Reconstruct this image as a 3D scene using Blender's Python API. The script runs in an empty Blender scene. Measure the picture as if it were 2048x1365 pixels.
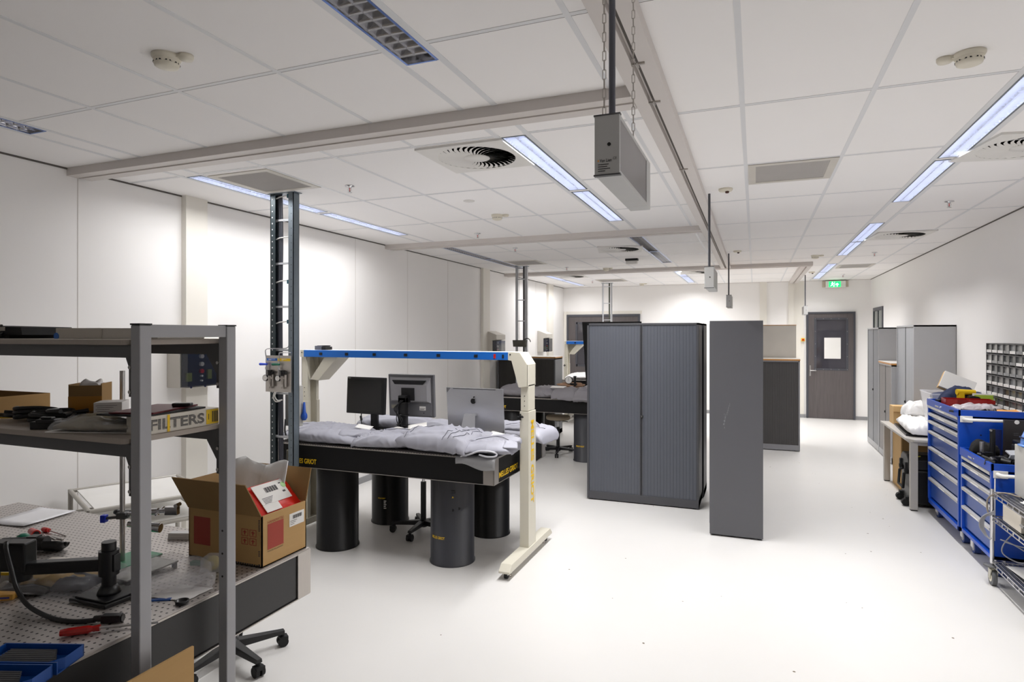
import bpy, bmesh, math, random
from mathutils import Vector, Matrix, noise
random.seed(4)
SC = bpy.context.scene
COL = SC.collection
PI = math.pi
W = {}                                   # world matrix of every root / part

# ------------------------------------------------------------------ materials
def lin(c):
    c = c / 255.0
    return c / 12.92 if c <= 0.04045 else ((c + 0.055) / 1.055) ** 2.4
def rgb(r, g, b): return (lin(r), lin(g), lin(b), 1.0)
MATS = {}
def mat(name, col, rough=0.5, metal=0.0, var=0.06, scale=6.0, spec=0.5, bump=0.0, stretch=None, coat=0.0):
    """principled surface whose colour wanders a little with a noise texture"""
    if name in MATS: return MATS[name]
    m = bpy.data.materials.new(name); m.use_nodes = True
    nt = m.node_tree; b = nt.nodes['Principled BSDF']
    c = rgb(*col)
    tc = nt.nodes.new('ShaderNodeTexCoord'); mp = nt.nodes.new('ShaderNodeMapping')
    if stretch: mp.inputs['Scale'].default_value = stretch
    nz = nt.nodes.new('ShaderNodeTexNoise'); nz.inputs['Scale'].default_value = scale
    nz.inputs['Detail'].default_value = 4.0
    rp = nt.nodes.new('ShaderNodeMapRange')
    rp.inputs['To Min'].default_value = 1.0 - var; rp.inputs['To Max'].default_value = 1.0 + var
    mx = nt.nodes.new('ShaderNodeVectorMath'); mx.operation = 'SCALE'
    mx.inputs[0].default_value = c[:3]
    nt.links.new(tc.outputs['Object'], mp.inputs['Vector'])
    nt.links.new(mp.outputs['Vector'], nz.inputs['Vector'])
    nt.links.new(nz.outputs['Fac'], rp.inputs['Value'])
    nt.links.new(rp.outputs['Result'], mx.inputs['Scale'])
    nt.links.new(mx.outputs['Vector'], b.inputs['Base Color'])
    b.inputs['Roughness'].default_value = rough
    b.inputs['Metallic'].default_value = metal
    b.inputs['Specular IOR Level'].default_value = spec
    b.inputs['Coat Weight'].default_value = coat
    if bump:
        bp = nt.nodes.new('ShaderNodeBump'); bp.inputs['Strength'].default_value = bump
        bp.inputs['Distance'].default_value = 0.004
        nt.links.new(nz.outputs['Fac'], bp.inputs['Height']); nt.links.new(bp.outputs['Normal'], b.inputs['Normal'])
    MATS[name] = m
    return m
def emis(name, col, strength, sample=True):
    m = bpy.data.materials.new(name); m.use_nodes = True
    b = m.node_tree.nodes['Principled BSDF']
    b.inputs['Base Color'].default_value = rgb(*col)
    b.inputs['Emission Color'].default_value = rgb(*col)
    b.inputs['Emission Strength'].default_value = strength
    if not sample: m.cycles.emission_sampling = 'NONE'
    return m
def clear(name, col=(255, 255, 255), alpha=0.25, rough=0.08):
    """thin clear plastic: mostly see-through with glossy highlights"""
    m = bpy.data.materials.new(name); m.use_nodes = True
    b = m.node_tree.nodes['Principled BSDF']
    b.inputs['Base Color'].default_value = rgb(*col)
    b.inputs['Alpha'].default_value = alpha
    b.inputs['Roughness'].default_value = rough
    b.inputs['Specular IOR Level'].default_value = 0.9
    nz = m.node_tree.nodes.new('ShaderNodeTexNoise'); nz.inputs['Scale'].default_value = 30
    bp = m.node_tree.nodes.new('ShaderNodeBump'); bp.inputs['Strength'].default_value = 0.15; bp.inputs['Distance'].default_value = 0.003
    m.node_tree.links.new(nz.outputs['Fac'], bp.inputs['Height']); m.node_tree.links.new(bp.outputs['Normal'], b.inputs['Normal'])
    return m

WALL = mat('wall_paint', (245, 243, 241), 0.55, var=0.012, scale=1.5)
PILM = mat('pilaster_paint', (234, 230, 221), 0.5, var=0.01)
CEIL = mat('ceiling_tile', (248, 246, 245), 0.8, var=0.015, scale=2.0)
GRID = mat('ceiling_grid', (226, 227, 229), 0.45, var=0.01)
RAILM = mat('ceiling_rail', (214, 208, 204), 0.5, var=0.02)
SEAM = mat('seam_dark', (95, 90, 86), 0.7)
SEAML = mat('seam_light', (205, 200, 194), 0.7)
BASEM = mat('baseboard_grey', (150, 150, 152), 0.5)
FLOOR = mat('vinyl_floor', (222, 220, 217), 0.36, var=0.02, scale=3.0, spec=0.4)
DOORM = mat('door_laminate', (92, 86, 86), 0.45, var=0.34, scale=7, stretch=(9, 9, 0.4))
DARKFR = mat('door_frame_grey', (74, 75, 82), 0.4)
GLASSD = mat('dark_glass', (58, 56, 64), 0.06, var=0.15, scale=2, spec=0.9)
GREY = mat('alu_grey', (165, 165, 168), 0.42, metal=0.15)
GREYD = mat('steel_grey_dark', (88, 88, 90), 0.45)
SHELFB = mat('shelf_board', (172, 162, 152), 0.5, var=0.03)
BLACK = mat('black_plastic', (22, 22, 24), 0.38)
BLACKM = mat('black_matt', (17, 17, 19), 0.65)
BLACKT = mat('table_skirt_black', (17, 16, 17), 0.6, var=0.1, spec=0.25)
LEGB = mat('leg_black', (19, 19, 21), 0.34, spec=0.35)
LEGG = mat('leg_charcoal', (58, 59, 65), 0.38)
GALVL = mat('galvanised_pale', (206, 208, 212), 0.4, metal=0.1)
STEEL = mat('steel', (190, 188, 186), 0.3, metal=0.9, var=0.04, scale=20)
STEELB = mat('brushed_steel', (186, 180, 174), 0.34, metal=0.75, var=0.05, stretch=(1, 30, 1))
CHROME = mat('chrome', (215, 215, 218), 0.12, metal=1.0, var=0.02)
GALV = mat('galvanised', (120, 130, 138), 0.4, metal=0.55, var=0.1, scale=25)
GALVD = mat('galvanised_shaded', (58, 68, 72), 0.42, metal=0.4, var=0.1, scale=25)
CREAM = mat('cream_paint', (217, 212, 196), 0.42, var=0.02)
CREAMD = mat('cream_plastic', (226, 220, 204), 0.4)
BLUE = mat('blue_beam', (22, 104, 196), 0.4, var=0.03)
CABBLUE = mat('cabinet_blue', (16, 72, 178), 0.32, var=0.03)
CABBLUE2 = mat('drawer_blue_sheen', (34, 76, 158), 0.3, var=0.03)  # paler than the carcass: reflection on the drawer fronts put into the colour
TYREB = mat('blue_tyre', (30, 62, 130), 0.5)
ALU = mat('alu_handle', (206, 204, 200), 0.35, metal=0.5)
WHITEP = mat('white_plastic', (232, 230, 226), 0.4)
PAPER = mat('paper', (240, 238, 234), 0.7, var=0.01)
INK = mat('ink', (60, 58, 60), 0.7)
CARD = mat('cardboard', (190, 152, 98), 0.75, var=0.05, scale=5, stretch=(1, 1, 14))
CARDD = mat('cardboard_brown', (150, 118, 72), 0.8, var=0.06, scale=5)
CARDT = mat('cardboard_tan', (206, 170, 118), 0.8, var=0.05)
RED = mat('red_plastic', (196, 34, 30), 0.3)
REDP = mat('red_print', (168, 66, 52), 0.7)
REDB = mat('red_bin', (150, 22, 20), 0.35)
YEL = mat('yellow', (240, 200, 20), 0.5)
YELT = mat('yellow_print', (245, 200, 10), 0.5)
GREEN = mat('green_paint', (58, 150, 108), 0.4, var=0.05)
GREEND = mat('green_dark', (10, 108, 84), 0.4)
TARP = mat('tarp_grey', (158, 158, 168), 0.6, var=0.04, scale=4)
TARPD = mat('tarp_grey_dusk', (138, 135, 140), 0.65, var=0.05, scale=4)
TAMB = mat('tambour_dark', (84, 87, 95), 0.42, var=0.03)
CABD = mat('cabinet_anthracite', (72, 72, 76), 0.42, var=0.03)
CABP = mat('cabinet_side_grey', (88, 88, 92), 0.4, var=0.05, scale=2.5)
CABL = mat('cabinet_light_grey', (168, 168, 170), 0.42, var=0.02)
TAML = mat('tambour_light', (150, 150, 152), 0.45)
TAMK = mat('tambour_charcoal', (70, 68, 68), 0.5)
WOODE = mat('wood_edge', (196, 140, 78), 0.5, var=0.1, scale=12)
TOPW = mat('white_top', (232, 228, 222), 0.4)
CREAMB = mat('beige_panel', (206, 201, 192), 0.5)
SILVER = mat('silver_computer', (196, 197, 202), 0.35, metal=0.55, var=0.02)
MONG = mat('monitor_grey', (120, 120, 124), 0.4, metal=0.3)
MONG2 = mat('monitor_grey_light', (158, 157, 160), 0.4, metal=0.2)
SCREEN = mat('screen_black', (20, 20, 22), 0.22)
SEAT = mat('stool_beige', (178, 164, 142), 0.6)
WHITEC = mat('white_wrap', (238, 237, 236), 0.4, var=0.03, bump=0.3, scale=25)
NAVY = mat('navy_cloth', (30, 42, 78), 0.8)
ORANGE = mat('orange_cloth', (236, 168, 90), 0.7)
LIME = mat('lime_print', (176, 206, 70), 0.6)
CABLEG = mat('cable_grey', (150, 150, 154), 0.5)
TAUPE = mat('hose_tan', (176, 140, 112), 0.6)
PIPE = mat('conduit_grey', (92, 94, 104), 0.45)
SKYB = mat('helmet_blue', (96, 146, 224), 0.15, coat=0.5)
BLUEP = mat('blue_case', (12, 72, 150), 0.4)
BROWNW = mat('wrap_tan', (182, 150, 92), 0.7)
DRG = mat('organiser_grey', (92, 92, 92), 0.5)
DRW = mat('drawer_smoke', (128, 130, 132), 0.2, var=0.2, scale=14)
FOIL = mat('louver_lit_white', (228, 231, 240), 0.4)  # lit louvres only: lamplight on the fins put into a bluish white
FOILD = mat('louver_mirror', (186, 186, 190), 0.16, metal=0.95)
VENTW = mat('vent_white', (230, 228, 224), 0.5)
RETM = mat('return_grille', (176, 172, 168), 0.7)
CLEAR = clear('clear_bag', (248, 248, 252), 0.17, 0.06)
CLEARB = clear('clear_bin', (240, 240, 244), 0.30, 0.12)
SMOKE = clear('smoked_cover', (30, 34, 48), 0.55, 0.08)
LAMP = emis('lamp_tube', (232, 238, 255), 9.0, sample=False)
EXITG = emis('exit_green', (20, 214, 104), 1.3, sample=False)
EXITW = emis('exit_white', (235, 255, 245), 2.2, sample=False)
def holes_mat():
    m = mat('optical_top', (190, 184, 180), 0.36, metal=0.6, var=0.04, scale=5)
    nt = m.node_tree; b = nt.nodes['Principled BSDF']
    tc = nt.nodes.new('ShaderNodeTexCoord')
    v = nt.nodes.new('ShaderNodeTexVoronoi'); v.voronoi_dimensions = '2D'
    v.inputs['Scale'].default_value = 40.0; v.inputs['Randomness'].default_value = 0.0
    nt.links.new(tc.outputs['Object'], v.inputs['Vector'])
    lt = nt.nodes.new('ShaderNodeMath'); lt.operation = 'LESS_THAN'; lt.inputs[1].default_value = 0.17
    nt.links.new(v.outputs['Distance'], lt.inputs[0])
    mx = nt.nodes.new('ShaderNodeMix'); mx.data_type = 'RGBA'
    src = b.inputs['Base Color'].links[0].from_socket
    nt.links.new(lt.outputs[0], mx.inputs[0]); nt.links.new(src, mx.inputs[6])
    mx.inputs[7].default_value = rgb(30, 27, 25)
    nt.links.new(mx.outputs[2], b.inputs['Base Color'])
    return m
OPT = holes_mat()

# ------------------------------------------------------------------ mesh builder
class B:
    def __init__(s, M=None): s.v = []; s.f = []; s.m = []; s.sm = []; s.M = M
    def add(s, vs, fs, m=0, smooth=False):
        o = len(s.v)
        for p in vs:
            p = Vector(p); s.v.append(s.M @ p if s.M else p)
        for f in fs: s.f.append([i + o for i in f]); s.m.append(m); s.sm.append(smooth)
        return s
    def box(s, x0, x1, y0, y1, z0, z1, m=0):
        return s.add([(x0,y0,z0),(x1,y0,z0),(x1,y1,z0),(x0,y1,z0),(x0,y0,z1),(x1,y0,z1),(x1,y1,z1),(x0,y1,z1)],
              [(3,2,1,0),(4,5,6,7),(0,1,5,4),(1,2,6,5),(2,3,7,6),(3,0,4,7)], m)
    def cyl(s, p0, p1, r, n=16, r2=None, m=0, smooth=True):
        p0, p1 = Vector(p0), Vector(p1); r2 = r if r2 is None else r2
        d = (p1 - p0).normalized(); a = d.orthogonal().normalized(); b = d.cross(a)
        vs = []
        for i in range(n):
            t = 2*PI*i/n; q = a*math.cos(t) + b*math.sin(t); vs += [p0 + q*r, p1 + q*r2]
        s.add(vs, [(2*i, 2*((i+1) % n), 2*((i+1) % n)+1, 2*i+1) for i in range(n)], m, smooth)
        s.add(vs[0::2], [tuple(range(n))[::-1]], m); s.add(vs[1::2], [tuple(range(n))], m)
        return s
    def tube(s, pts, r, n=8, m=0, closed=False):
        pts = [Vector(p) for p in pts]; k = len(pts); vs = []; up = None
        for i, p in enumerate(pts):
            if closed: d = pts[(i+1) % k] - pts[i-1]
            else: d = pts[min(i+1, k-1)] - pts[max(i-1, 0)]
            d.normalize()
            if up is None: up = d.orthogonal().normalized()
            up = (up - d*up.dot(d))
            up = d.orthogonal().normalized() if up.length < 1e-4 else up.normalized()
            b = d.cross(up)
            vs += [p + (up*math.cos(2*PI*j/n) + b*math.sin(2*PI*j/n))*r for j in range(n)]
        fs = []
        for i in range(k if closed else k-1):
            i2 = (i+1) % k
            fs += [(i*n+j, i*n+(j+1) % n, i2*n+(j+1) % n, i2*n+j) for j in range(n)]
        s.add(vs, fs, m, True)
        if not closed:
            s.add(vs[:n], [tuple(range(n))[::-1]], m); s.add(vs[-n:], [tuple(range(n))], m)
        return s
    def prism(s, poly, a0, a1, ax='y', m=0):
        def P(p, a):
            return {'x': (a, p[0], p[1]), 'y': (p[0], a, p[1]), 'z': (p[0], p[1], a)}[ax]
        n = len(poly)
        vs = [P(p, a0) for p in poly] + [P(p, a1) for p in poly]
        return s.add(vs, [tuple(range(n)), tuple(range(n, 2*n))[::-1]] + [(i, (i+1) % n, n+(i+1) % n, n+i) for i in range(n)], m)
    def lathe(s, prof, c, n=32, m=0, smooth=True):
        vs = []; k = len(prof)
        for i in range(n):
            t = 2*PI*i/n
            vs += [(c[0]+r*math.cos(t), c[1]+r*math.sin(t), c[2]+z) for r, z in prof]
        fs = []
        for i in range(n):
            j = (i+1) % n
            fs += [(i*k+q, j*k+q, j*k+q+1, i*k+q+1) for q in range(k-1)]
        s.add(vs, fs, m, smooth)
        if prof[0][0] > 1e-5: s.add([vs[i*k] for i in range(n)], [tuple(range(n))[::-1]], m)
        if prof[-1][0] > 1e-5: s.add([vs[i*k+k-1] for i in range(n)], [tuple(range(n))], m)
        return s
    def sphere(s, c, r, n=16, sq=(1, 1, 1), m=0):
        vs = []; k = n//2
        for i in range(1, k):
            p = PI*i/k
            vs += [(c[0]+r*sq[0]*math.sin(p)*math.cos(2*PI*j/n), c[1]+r*sq[1]*math.sin(p)*math.sin(2*PI*j/n), c[2]+r*sq[2]*math.cos(p)) for j in range(n)]
        fs = [(i*n+j, i*n+(j+1) % n, (i+1)*n+(j+1) % n, (i+1)*n+j) for i in range(k-2) for j in range(n)]
        vs += [(c[0], c[1], c[2]+r*sq[2]), (c[0], c[1], c[2]-r*sq[2])]
        t = (k-1)*n
        fs += [(t, (j+1) % n, j) for j in range(n)] + [(t+1, t-n+j, t-n+(j+1) % n) for j in range(n)]
        return s.add(vs, fs, m, True)
    def ribs(s, a0, a1, n, face, dep, z0, z1, ax, sign, m=0):
        """vertical tambour slats between a0 and a1 on the plane «face», humps of depth dep towards sign"""
        st = (a1-a0)/n
        for i in range(n):
            l = a0 + i*st; r = l + st
            ring = [(l, 0), (l+st*.12, dep), (r-st*.12, dep), (r, 0)]
            vs = []
            for z in (z0, z1):
                for a, d in ring:
                    p = face + sign*d
                    vs.append((a, p, z) if ax == 'x' else (p, a, z))
            s.add(vs, [(0,1,5,4),(1,2,6,5),(2,3,7,6),(0,3,2,1),(4,5,6,7)], m)
        return s
    def text(s, body, o, xd, yd, w, h, m=0, dep=0.0006, bold=0.0, warp=None):
        cu = bpy.data.curves.new('t', 'FONT'); cu.body = body; cu.offset = bold; cu.extrude = 0.0
        ob = bpy.data.objects.new('t', cu); COL.objects.link(ob)
        dg = bpy.context.evaluated_depsgraph_get(); dg.update()
        me = bpy.data.meshes.new_from_object(ob.evaluated_get(dg))
        bpy.data.objects.remove(ob); bpy.data.curves.remove(cu)
        xs = [v.co.x for v in me.vertices]; ys = [v.co.y for v in me.vertices]
        if not xs: return s
        x0, x1, y0, y1 = min(xs), max(xs), min(ys), max(ys)
        xd, yd, o = Vector(xd), Vector(yd), Vector(o); nn = xd.cross(yd)
        vs = []
        for v in me.vertices:
            a = (v.co.x-x0)/max(x1-x0, 1e-6)*w; b = (v.co.y-y0)/max(y1-y0, 1e-6)*h
            vs.append(warp(a, b) if warp else o + xd*a + yd*b + nn*dep)
        s.add(vs, [tuple(p.vertices) for p in me.polygons], m)
        bpy.data.meshes.remove(me)
        return s
    def split(s, name, mats, parent=None, **k):
        """each loose piece becomes an object of its own"""
        root = list(range(len(s.v)))
        def find(i):
            while root[i] != i: root[i] = root[root[i]]; i = root[i]
            return i
        seen = {}
        for i, v in enumerate(s.v):
            q = (round(v.x, 5), round(v.y, 5), round(v.z, 5))
            if q in seen: root[find(i)] = find(seen[q])
            else: seen[q] = i
        for f in s.f:
            for i in f[1:]: root[find(i)] = find(f[0])
        out = {}
        for f, m, sm in zip(s.f, s.m, s.sm): out.setdefault(find(f[0]), []).append((f, m, sm))
        for fs in out.values():
            b = B(); mp = {}
            for f, m, sm in fs:
                for i in f:
                    if i not in mp: mp[i] = len(b.v); b.v.append(s.v[i])
                b.f.append([mp[i] for i in f]); b.m.append(m); b.sm.append(sm)
            b.build(name, mats, parent, **k)
    def build(s, name, mats, parent=None, label=None, cat=None, group=None, kind=None, bevel=0.0, solid=0.0, sub=0):
        mats = mats if isinstance(mats, (list, tuple)) else [mats]
        if parent is not None: Wm = W[parent].copy()
        else:
            xs = [v.x for v in s.v]; ys = [v.y for v in s.v]; zs = [v.z for v in s.v]
            Wm = Matrix.Translation(((min(xs)+max(xs))/2, (min(ys)+max(ys))/2, min(zs)))
        inv = Wm.inverted()
        me = bpy.data.meshes.new(name)
        me.from_pydata([inv @ v for v in s.v], [], s.f)
        for q in mats: me.materials.append(q)
        bm = bmesh.new(); bm.from_mesh(me)
        bm.faces.ensure_lookup_table()
        for i, f in enumerate(bm.faces): f.material_index = s.m[i]; f.smooth = s.sm[i]
        bmesh.ops.recalc_face_normals(bm, faces=bm.faces[:])
        bm.to_mesh(me); bm.free(); me.update()
        o = bpy.data.objects.new(name, me); COL.objects.link(o)
        if parent is not None: o.parent = parent
        else: o.matrix_world = Wm
        W[o] = Wm
        tag(o, label, cat, group, kind)
        if bevel:
            d = o.modifiers.new('edge', 'BEVEL'); d.width = bevel; d.segments = 2; d.limit_method = 'ANGLE'; d.angle_limit = 0.7
        if solid:
            d = o.modifiers.new('thick', 'SOLIDIFY'); d.thickness = solid; d.offset = 0
        if sub:
            d = o.modifiers.new('smooth', 'SUBSURF'); d.levels = sub; d.render_levels = sub
        return o
def tag(o, label=None, cat=None, group=None, kind=None):
    if label: o['label'] = label
    if cat: o['category'] = cat
    if group: o['group'] = group
    if kind: o['kind'] = kind
    return o
def thing(name, label, cat, loc=(0, 0, 0), rz=0.0, group=None):
    o = bpy.data.objects.new(name, None); COL.objects.link(o); o.empty_display_size = 0.1
    o.location = loc; o.rotation_euler = (0, 0, rz)
    W[o] = Matrix.Translation(loc) @ Matrix.Rotation(rz, 4, 'Z')
    return tag(o, label, cat, group)
def rot(loc, rz=0.0, rx=0.0, ry=0.0):
    return Matrix.Translation(loc) @ Matrix.Rotation(rz, 4, 'Z') @ Matrix.Rotation(ry, 4, 'Y') @ Matrix.Rotation(rx, 4, 'X')
def kids(o): return [c for c in COL.objects if c.parent is o]
def dup(root, loc, label=None, group=None, rz=None):
    """a copy of a thing with its parts and sub-parts"""
    def cp(o, par):
        c = o.copy(); COL.objects.link(c)
        if par is not None: c.parent = par
        for k in kids(o): cp(k, c)
        return c
    r = cp(root, None)
    r.location = loc
    if rz is not None: r.rotation_euler = (0, 0, rz)
    W[r] = Matrix.Translation(loc) @ Matrix.Rotation(r.rotation_euler.z, 4, 'Z')
    if label: r['label'] = label
    if group: r['group'] = group
    return r
def arc(c, r, a0, a1, n, plane='xy'):
    out = []
    for i in range(n+1):
        t = a0 + (a1-a0)*i/n
        a, b = r*math.cos(t), r*math.sin(t)
        out.append({'xy': (c[0]+a, c[1]+b, c[2]), 'xz': (c[0]+a, c[1], c[2]+b), 'yz': (c[0], c[1]+a, c[2]+b)}[plane])
    return out
def spline(pts, n=8):
    """Catmull-Rom through pts"""
    P = [Vector(p) for p in pts]; P = [P[0]*2-P[1]] + P + [P[-1]*2-P[-2]]; out = []
    for i in range(1, len(P)-2):
        for k in range(n):
            t = k/n; a, b, c, d = P[i-1], P[i], P[i+1], P[i+2]
            out.append(0.5*((2*b)+(c-a)*t+(2*a-5*b+4*c-d)*t*t+(3*b-a-3*c+d)*t**3))
    return out + [P[-2]]
# ------------------------------------------------------------------ the room (camera at the origin, Y runs down the room)
XL, XR, YB, YF, H = -4.5, 2.287, 15.0, -5.5, 3.0
def struct(name, b, m, parent=None, **k): return b.build(name, m, parent, kind='structure', **k)
struct('floor', B().box(XL-.1, XR+.1, YF-.1, YB+.1, -.06, 0), FLOOR)
wl = struct('wall_left', B().box(XL-.1, XL, YF-.1, YB+.1, 0, 3.04), WALL)
wr = struct('wall_right', B().box(XR, XR+.1, YF-.1, YB+.1, 0, 3.04), WALL)
wb = struct('wall_back', B().box(XL, XR, YB, YB+.1, 0, 3.04), WALL)
wf = struct('wall_front', B().box(XL, XR, YF-.1, YF, 0, 3.04), WALL)
# recessed luminaire slots
BANDS = {'L': (-3.93, -3.80), 'M': (-1.40, -1.26), 'R': (1.13, 1.26)}
SLOTS = [(-.50, .90), (.93, 2.33), (3.41, 4.85), (4.92, 6.32), (7.46, 8.85), (8.90, 10.30), (11.50, 12.95), (13.02, 14.45)]
c = B(); x = XL
for k in 'LMR':
    a, b_ = BANDS[k]
    c.box(x, a, YF, YB, H, H+.03); y = YF
    for s0, s1 in SLOTS: c.box(a, b_, y, s0, H, H+.03); y = s1
    c.box(a, b_, y, YB, H, H+.03); x = b_
c.box(x, XR, YF, YB, H, H+.03)
struct('ceiling', c, CEIL)
g = B(); gd = B()
for x in (-3.19, -2.58, -1.98, -.64, -.06, .53, 1.87, -3.958, -3.772, -1.425, -1.235, 1.108, 1.285): 
    w = .012 if x in (-3.19, -2.58, -1.98, -.64, -.06, .53, 1.87) else .016
    g.box(x-w, x+w, YF, YB, H-.0022, H)
y = 2.18 - 7*1.19
while y < YB:
    if y > YF:
        x = XL
        for k in 'LMR':
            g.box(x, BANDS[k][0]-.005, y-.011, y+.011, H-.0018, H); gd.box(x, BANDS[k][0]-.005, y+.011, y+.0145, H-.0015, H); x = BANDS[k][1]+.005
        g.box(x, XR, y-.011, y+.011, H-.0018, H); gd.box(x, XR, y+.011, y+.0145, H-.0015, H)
    y += 1.19
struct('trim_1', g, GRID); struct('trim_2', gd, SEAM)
# shadow gap where walls meet the ceiling
struct('trim_3', B().box(XL, XL+.006, YF, YB, H-.012, H).box(XR-.006, XR, YF, YB, H-.012, H), SEAM)
struct('trim_4', B().box(XL, XR, YB-.006, YB, H-.008, H), SEAML)
# vertical seams of the wall panels
sm = B()
for y in (.9, 2.98, 6.28, 7.485, 8.7, 11.9, 12.9): sm.box(XL, XL+.0012, y-.003, y+.003, .08, H-.012)
struct('trim_5', sm, SEAML)
# pilasters
for i, (y0, y1, d) in enumerate(((3.84, 4.06, .05), (9.95, 10.25, .05), (13.66, 14.03, .05))):
    struct('trim_%d' % (6+i), B().box(XL, XL+d, y0, y1, 0, H).box(XL, XL+d+.004, y0-.002, y0+.03, 0, H), PILM)
struct('trim_9', B().box(.10, .245, YB-.05, YB, 0, H), PILM)
struct('trim_10', B().box(.69, .80, YB-.05, YB, 0, H).box(.80, 1.0, YB-.015, YB, 0, H), PILM)
# ceiling curtain rails: three across the room, one along it, one return to the back wall
for i, y in enumerate((2.905, 6.92, 11.05)):
    x1 = -.54 if i < 2 else .87
    struct('trim_%d' % (11+i), B().box(XL, x1, y, y+.075, 2.945, H).box(XL+.03, x1, y+.075, y+.155, 2.938, H)
           .box(XL, XL+.004, y-.002, y+.1, 2.943, H).box(-2.0, -1.997, y-.001, y, 2.945, H), RAILM, bevel=.002)
struct('trim_14', B().box(-.54, -.475, YF, 11.05, 2.945, H).box(-.445, -.38, YF, 11.05, 2.945, H).box(-.475, -.445, YF, 11.05, 2.975, H), RAILM, bevel=.002)
struct('trim_15', B().box(-.466, -.454, YF, 11.05, 2.9735, 2.975), SEAM)
struct('trim_16', B().box(.70, .77, 11.205, YB, 2.945, H).box(.80, .87, 11.205, YB, 2.945, H).box(.77, .80, 11.205, YB, 2.975, H), RAILM)
# grey baseboards
struct('baseboard_left', B().box(XL, XL+.014, YF, YB, 0, .075), BASEM)
struct('baseboard_right', B().box(XR-.014, XR, YF, YB, 0, .075), BASEM)
struct('baseboard_back', B().box(-2.56, .10, YB-.014, YB, 0, .075).box(.80, 1.03, YB-.03, YB-.015, 0, .075).box(2.01, XR, YB-.014, YB, 0, .075), BASEM)
# single door at the end of the aisle
d = B().box(1.045, 1.085, YB-.05, YB, 0, 2.315).box(1.955, 1.995, YB-.05, YB, 0, 2.315).box(1.085, 1.955, YB-.05, YB, 2.275, 2.315)
door = struct('door_1', d, DARKFR, bevel=.003)
struct('door_leaf', B().box(1.085, 1.22, YB-.035, YB-.005, .008, 2.275).box(1.84, 1.955, YB-.035, YB-.005, .008, 2.275)
       .box(1.22, 1.84, YB-.035, YB-.005, .008, 1.07).box(1.22, 1.84, YB-.035, YB-.005, 2.165, 2.275), DOORM, door)
fr = B().box(1.20, 1.245, YB-.04, YB-.034, 1.05, 2.185).box(1.815, 1.86, YB-.04, YB-.034, 1.05, 2.185).box(1.245, 1.815, YB-.04, YB-.034, 1.05, 1.09).box(1.245, 1.815, YB-.04, YB-.034, 2.145, 2.185)
struct('window_frame', fr, DARKFR, door)
sc = B()
for z in (1.07, 1.35, 1.62, 1.89, 2.165):
    for x in (1.222, 1.838): sc.cyl((x, YB-.0415, z), (x, YB-.039, z), .006, 8)
for x in (1.38, 1.53, 1.68):
    for z in (1.07, 2.165): sc.cyl((x, YB-.0415, z), (x, YB-.039, z), .006, 8)
struct('screw_heads', sc, STEEL, door)
struct('glass_pane', B().box(1.22, 1.84, YB-.024, YB-.018, 1.07, 2.165), GLASSD, door)
hd = struct('handle_plate', B().box(1.105, 1.135, YB-.042, YB-.034, .92, 1.15), STEEL, door, bevel=.003)
struct('lever_handle', B().cyl((1.12, YB-.04, 1.04), (1.12, YB-.09, 1.04), .011).tube([(1.12, YB-.09, 1.04), (1.18, YB-.09, 1.04), (1.235, YB-.085, 1.04)], .010), STEEL, door)
# double door on the far left
d = B().box(-4.40, -4.35, YB-.05, YB, 0, 2.32).box(-2.62, -2.57, YB-.05, YB, 0, 2.32).box(-4.35, -2.62, YB-.05, YB, 2.26, 2.32)
door2 = struct('door_2', d, DARKFR, bevel=.003)
for x0, x1 in ((-4.35, -3.49), (-3.48, -2.62)):
    a = x0+.2; b_ = x1-.16
    lf = struct('door_leaf', B().box(x0, a, YB-.035, YB-.005, .008, 2.26).box(b_, x1, YB-.035, YB-.005, .008, 2.26).box(a, b_, YB-.035, YB-.005, .008, 1.06).box(a, b_, YB-.035, YB-.005, 2.1, 2.26), DOORM, door2)
    struct('window_frame', B().box(a-.02, a+.03, YB-.04, YB-.034, 1.03, 2.13).box(b_-.03, b_+.02, YB-.04, YB-.034, 1.03, 2.13).box(a, b_, YB-.04, YB-.034, 1.03, 1.08).box(a, b_, YB-.04, YB-.034, 2.08, 2.13), DARKFR, lf)
    struct('glass_pane', B().box(a, b_, YB-.024, YB-.018, 1.06, 2.1), GLASSD, lf)
struct('trim_17', B().box(-4.47, -4.40, YB-.04, YB, 0, 2.40).box(-4.47, -2.53, YB-.012, YB, 2.32, 2.40), PILM)
# small window high on the right wall
win = struct('window_1', B().box(XR-.02, XR+.0, 13.62, 13.68, 1.05, 2.37).box(XR-.02, XR, 14.57, 14.63, 1.05, 2.37).box(XR-.02, XR, 13.68, 14.57, 2.30, 2.37).box(XR-.02, XR, 13.68, 14.57, 1.05, 1.12).box(XR-.018, XR, 14.1, 14.13, 1.12, 2.30), DARKFR)
struct('glass_pane', B().box(XR-.008, XR-.002, 13.68, 14.57, 1.12, 2.30), mat('window_glass', (60, 74, 66), .06, var=.5, scale=3, spec=.9), win)

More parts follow.
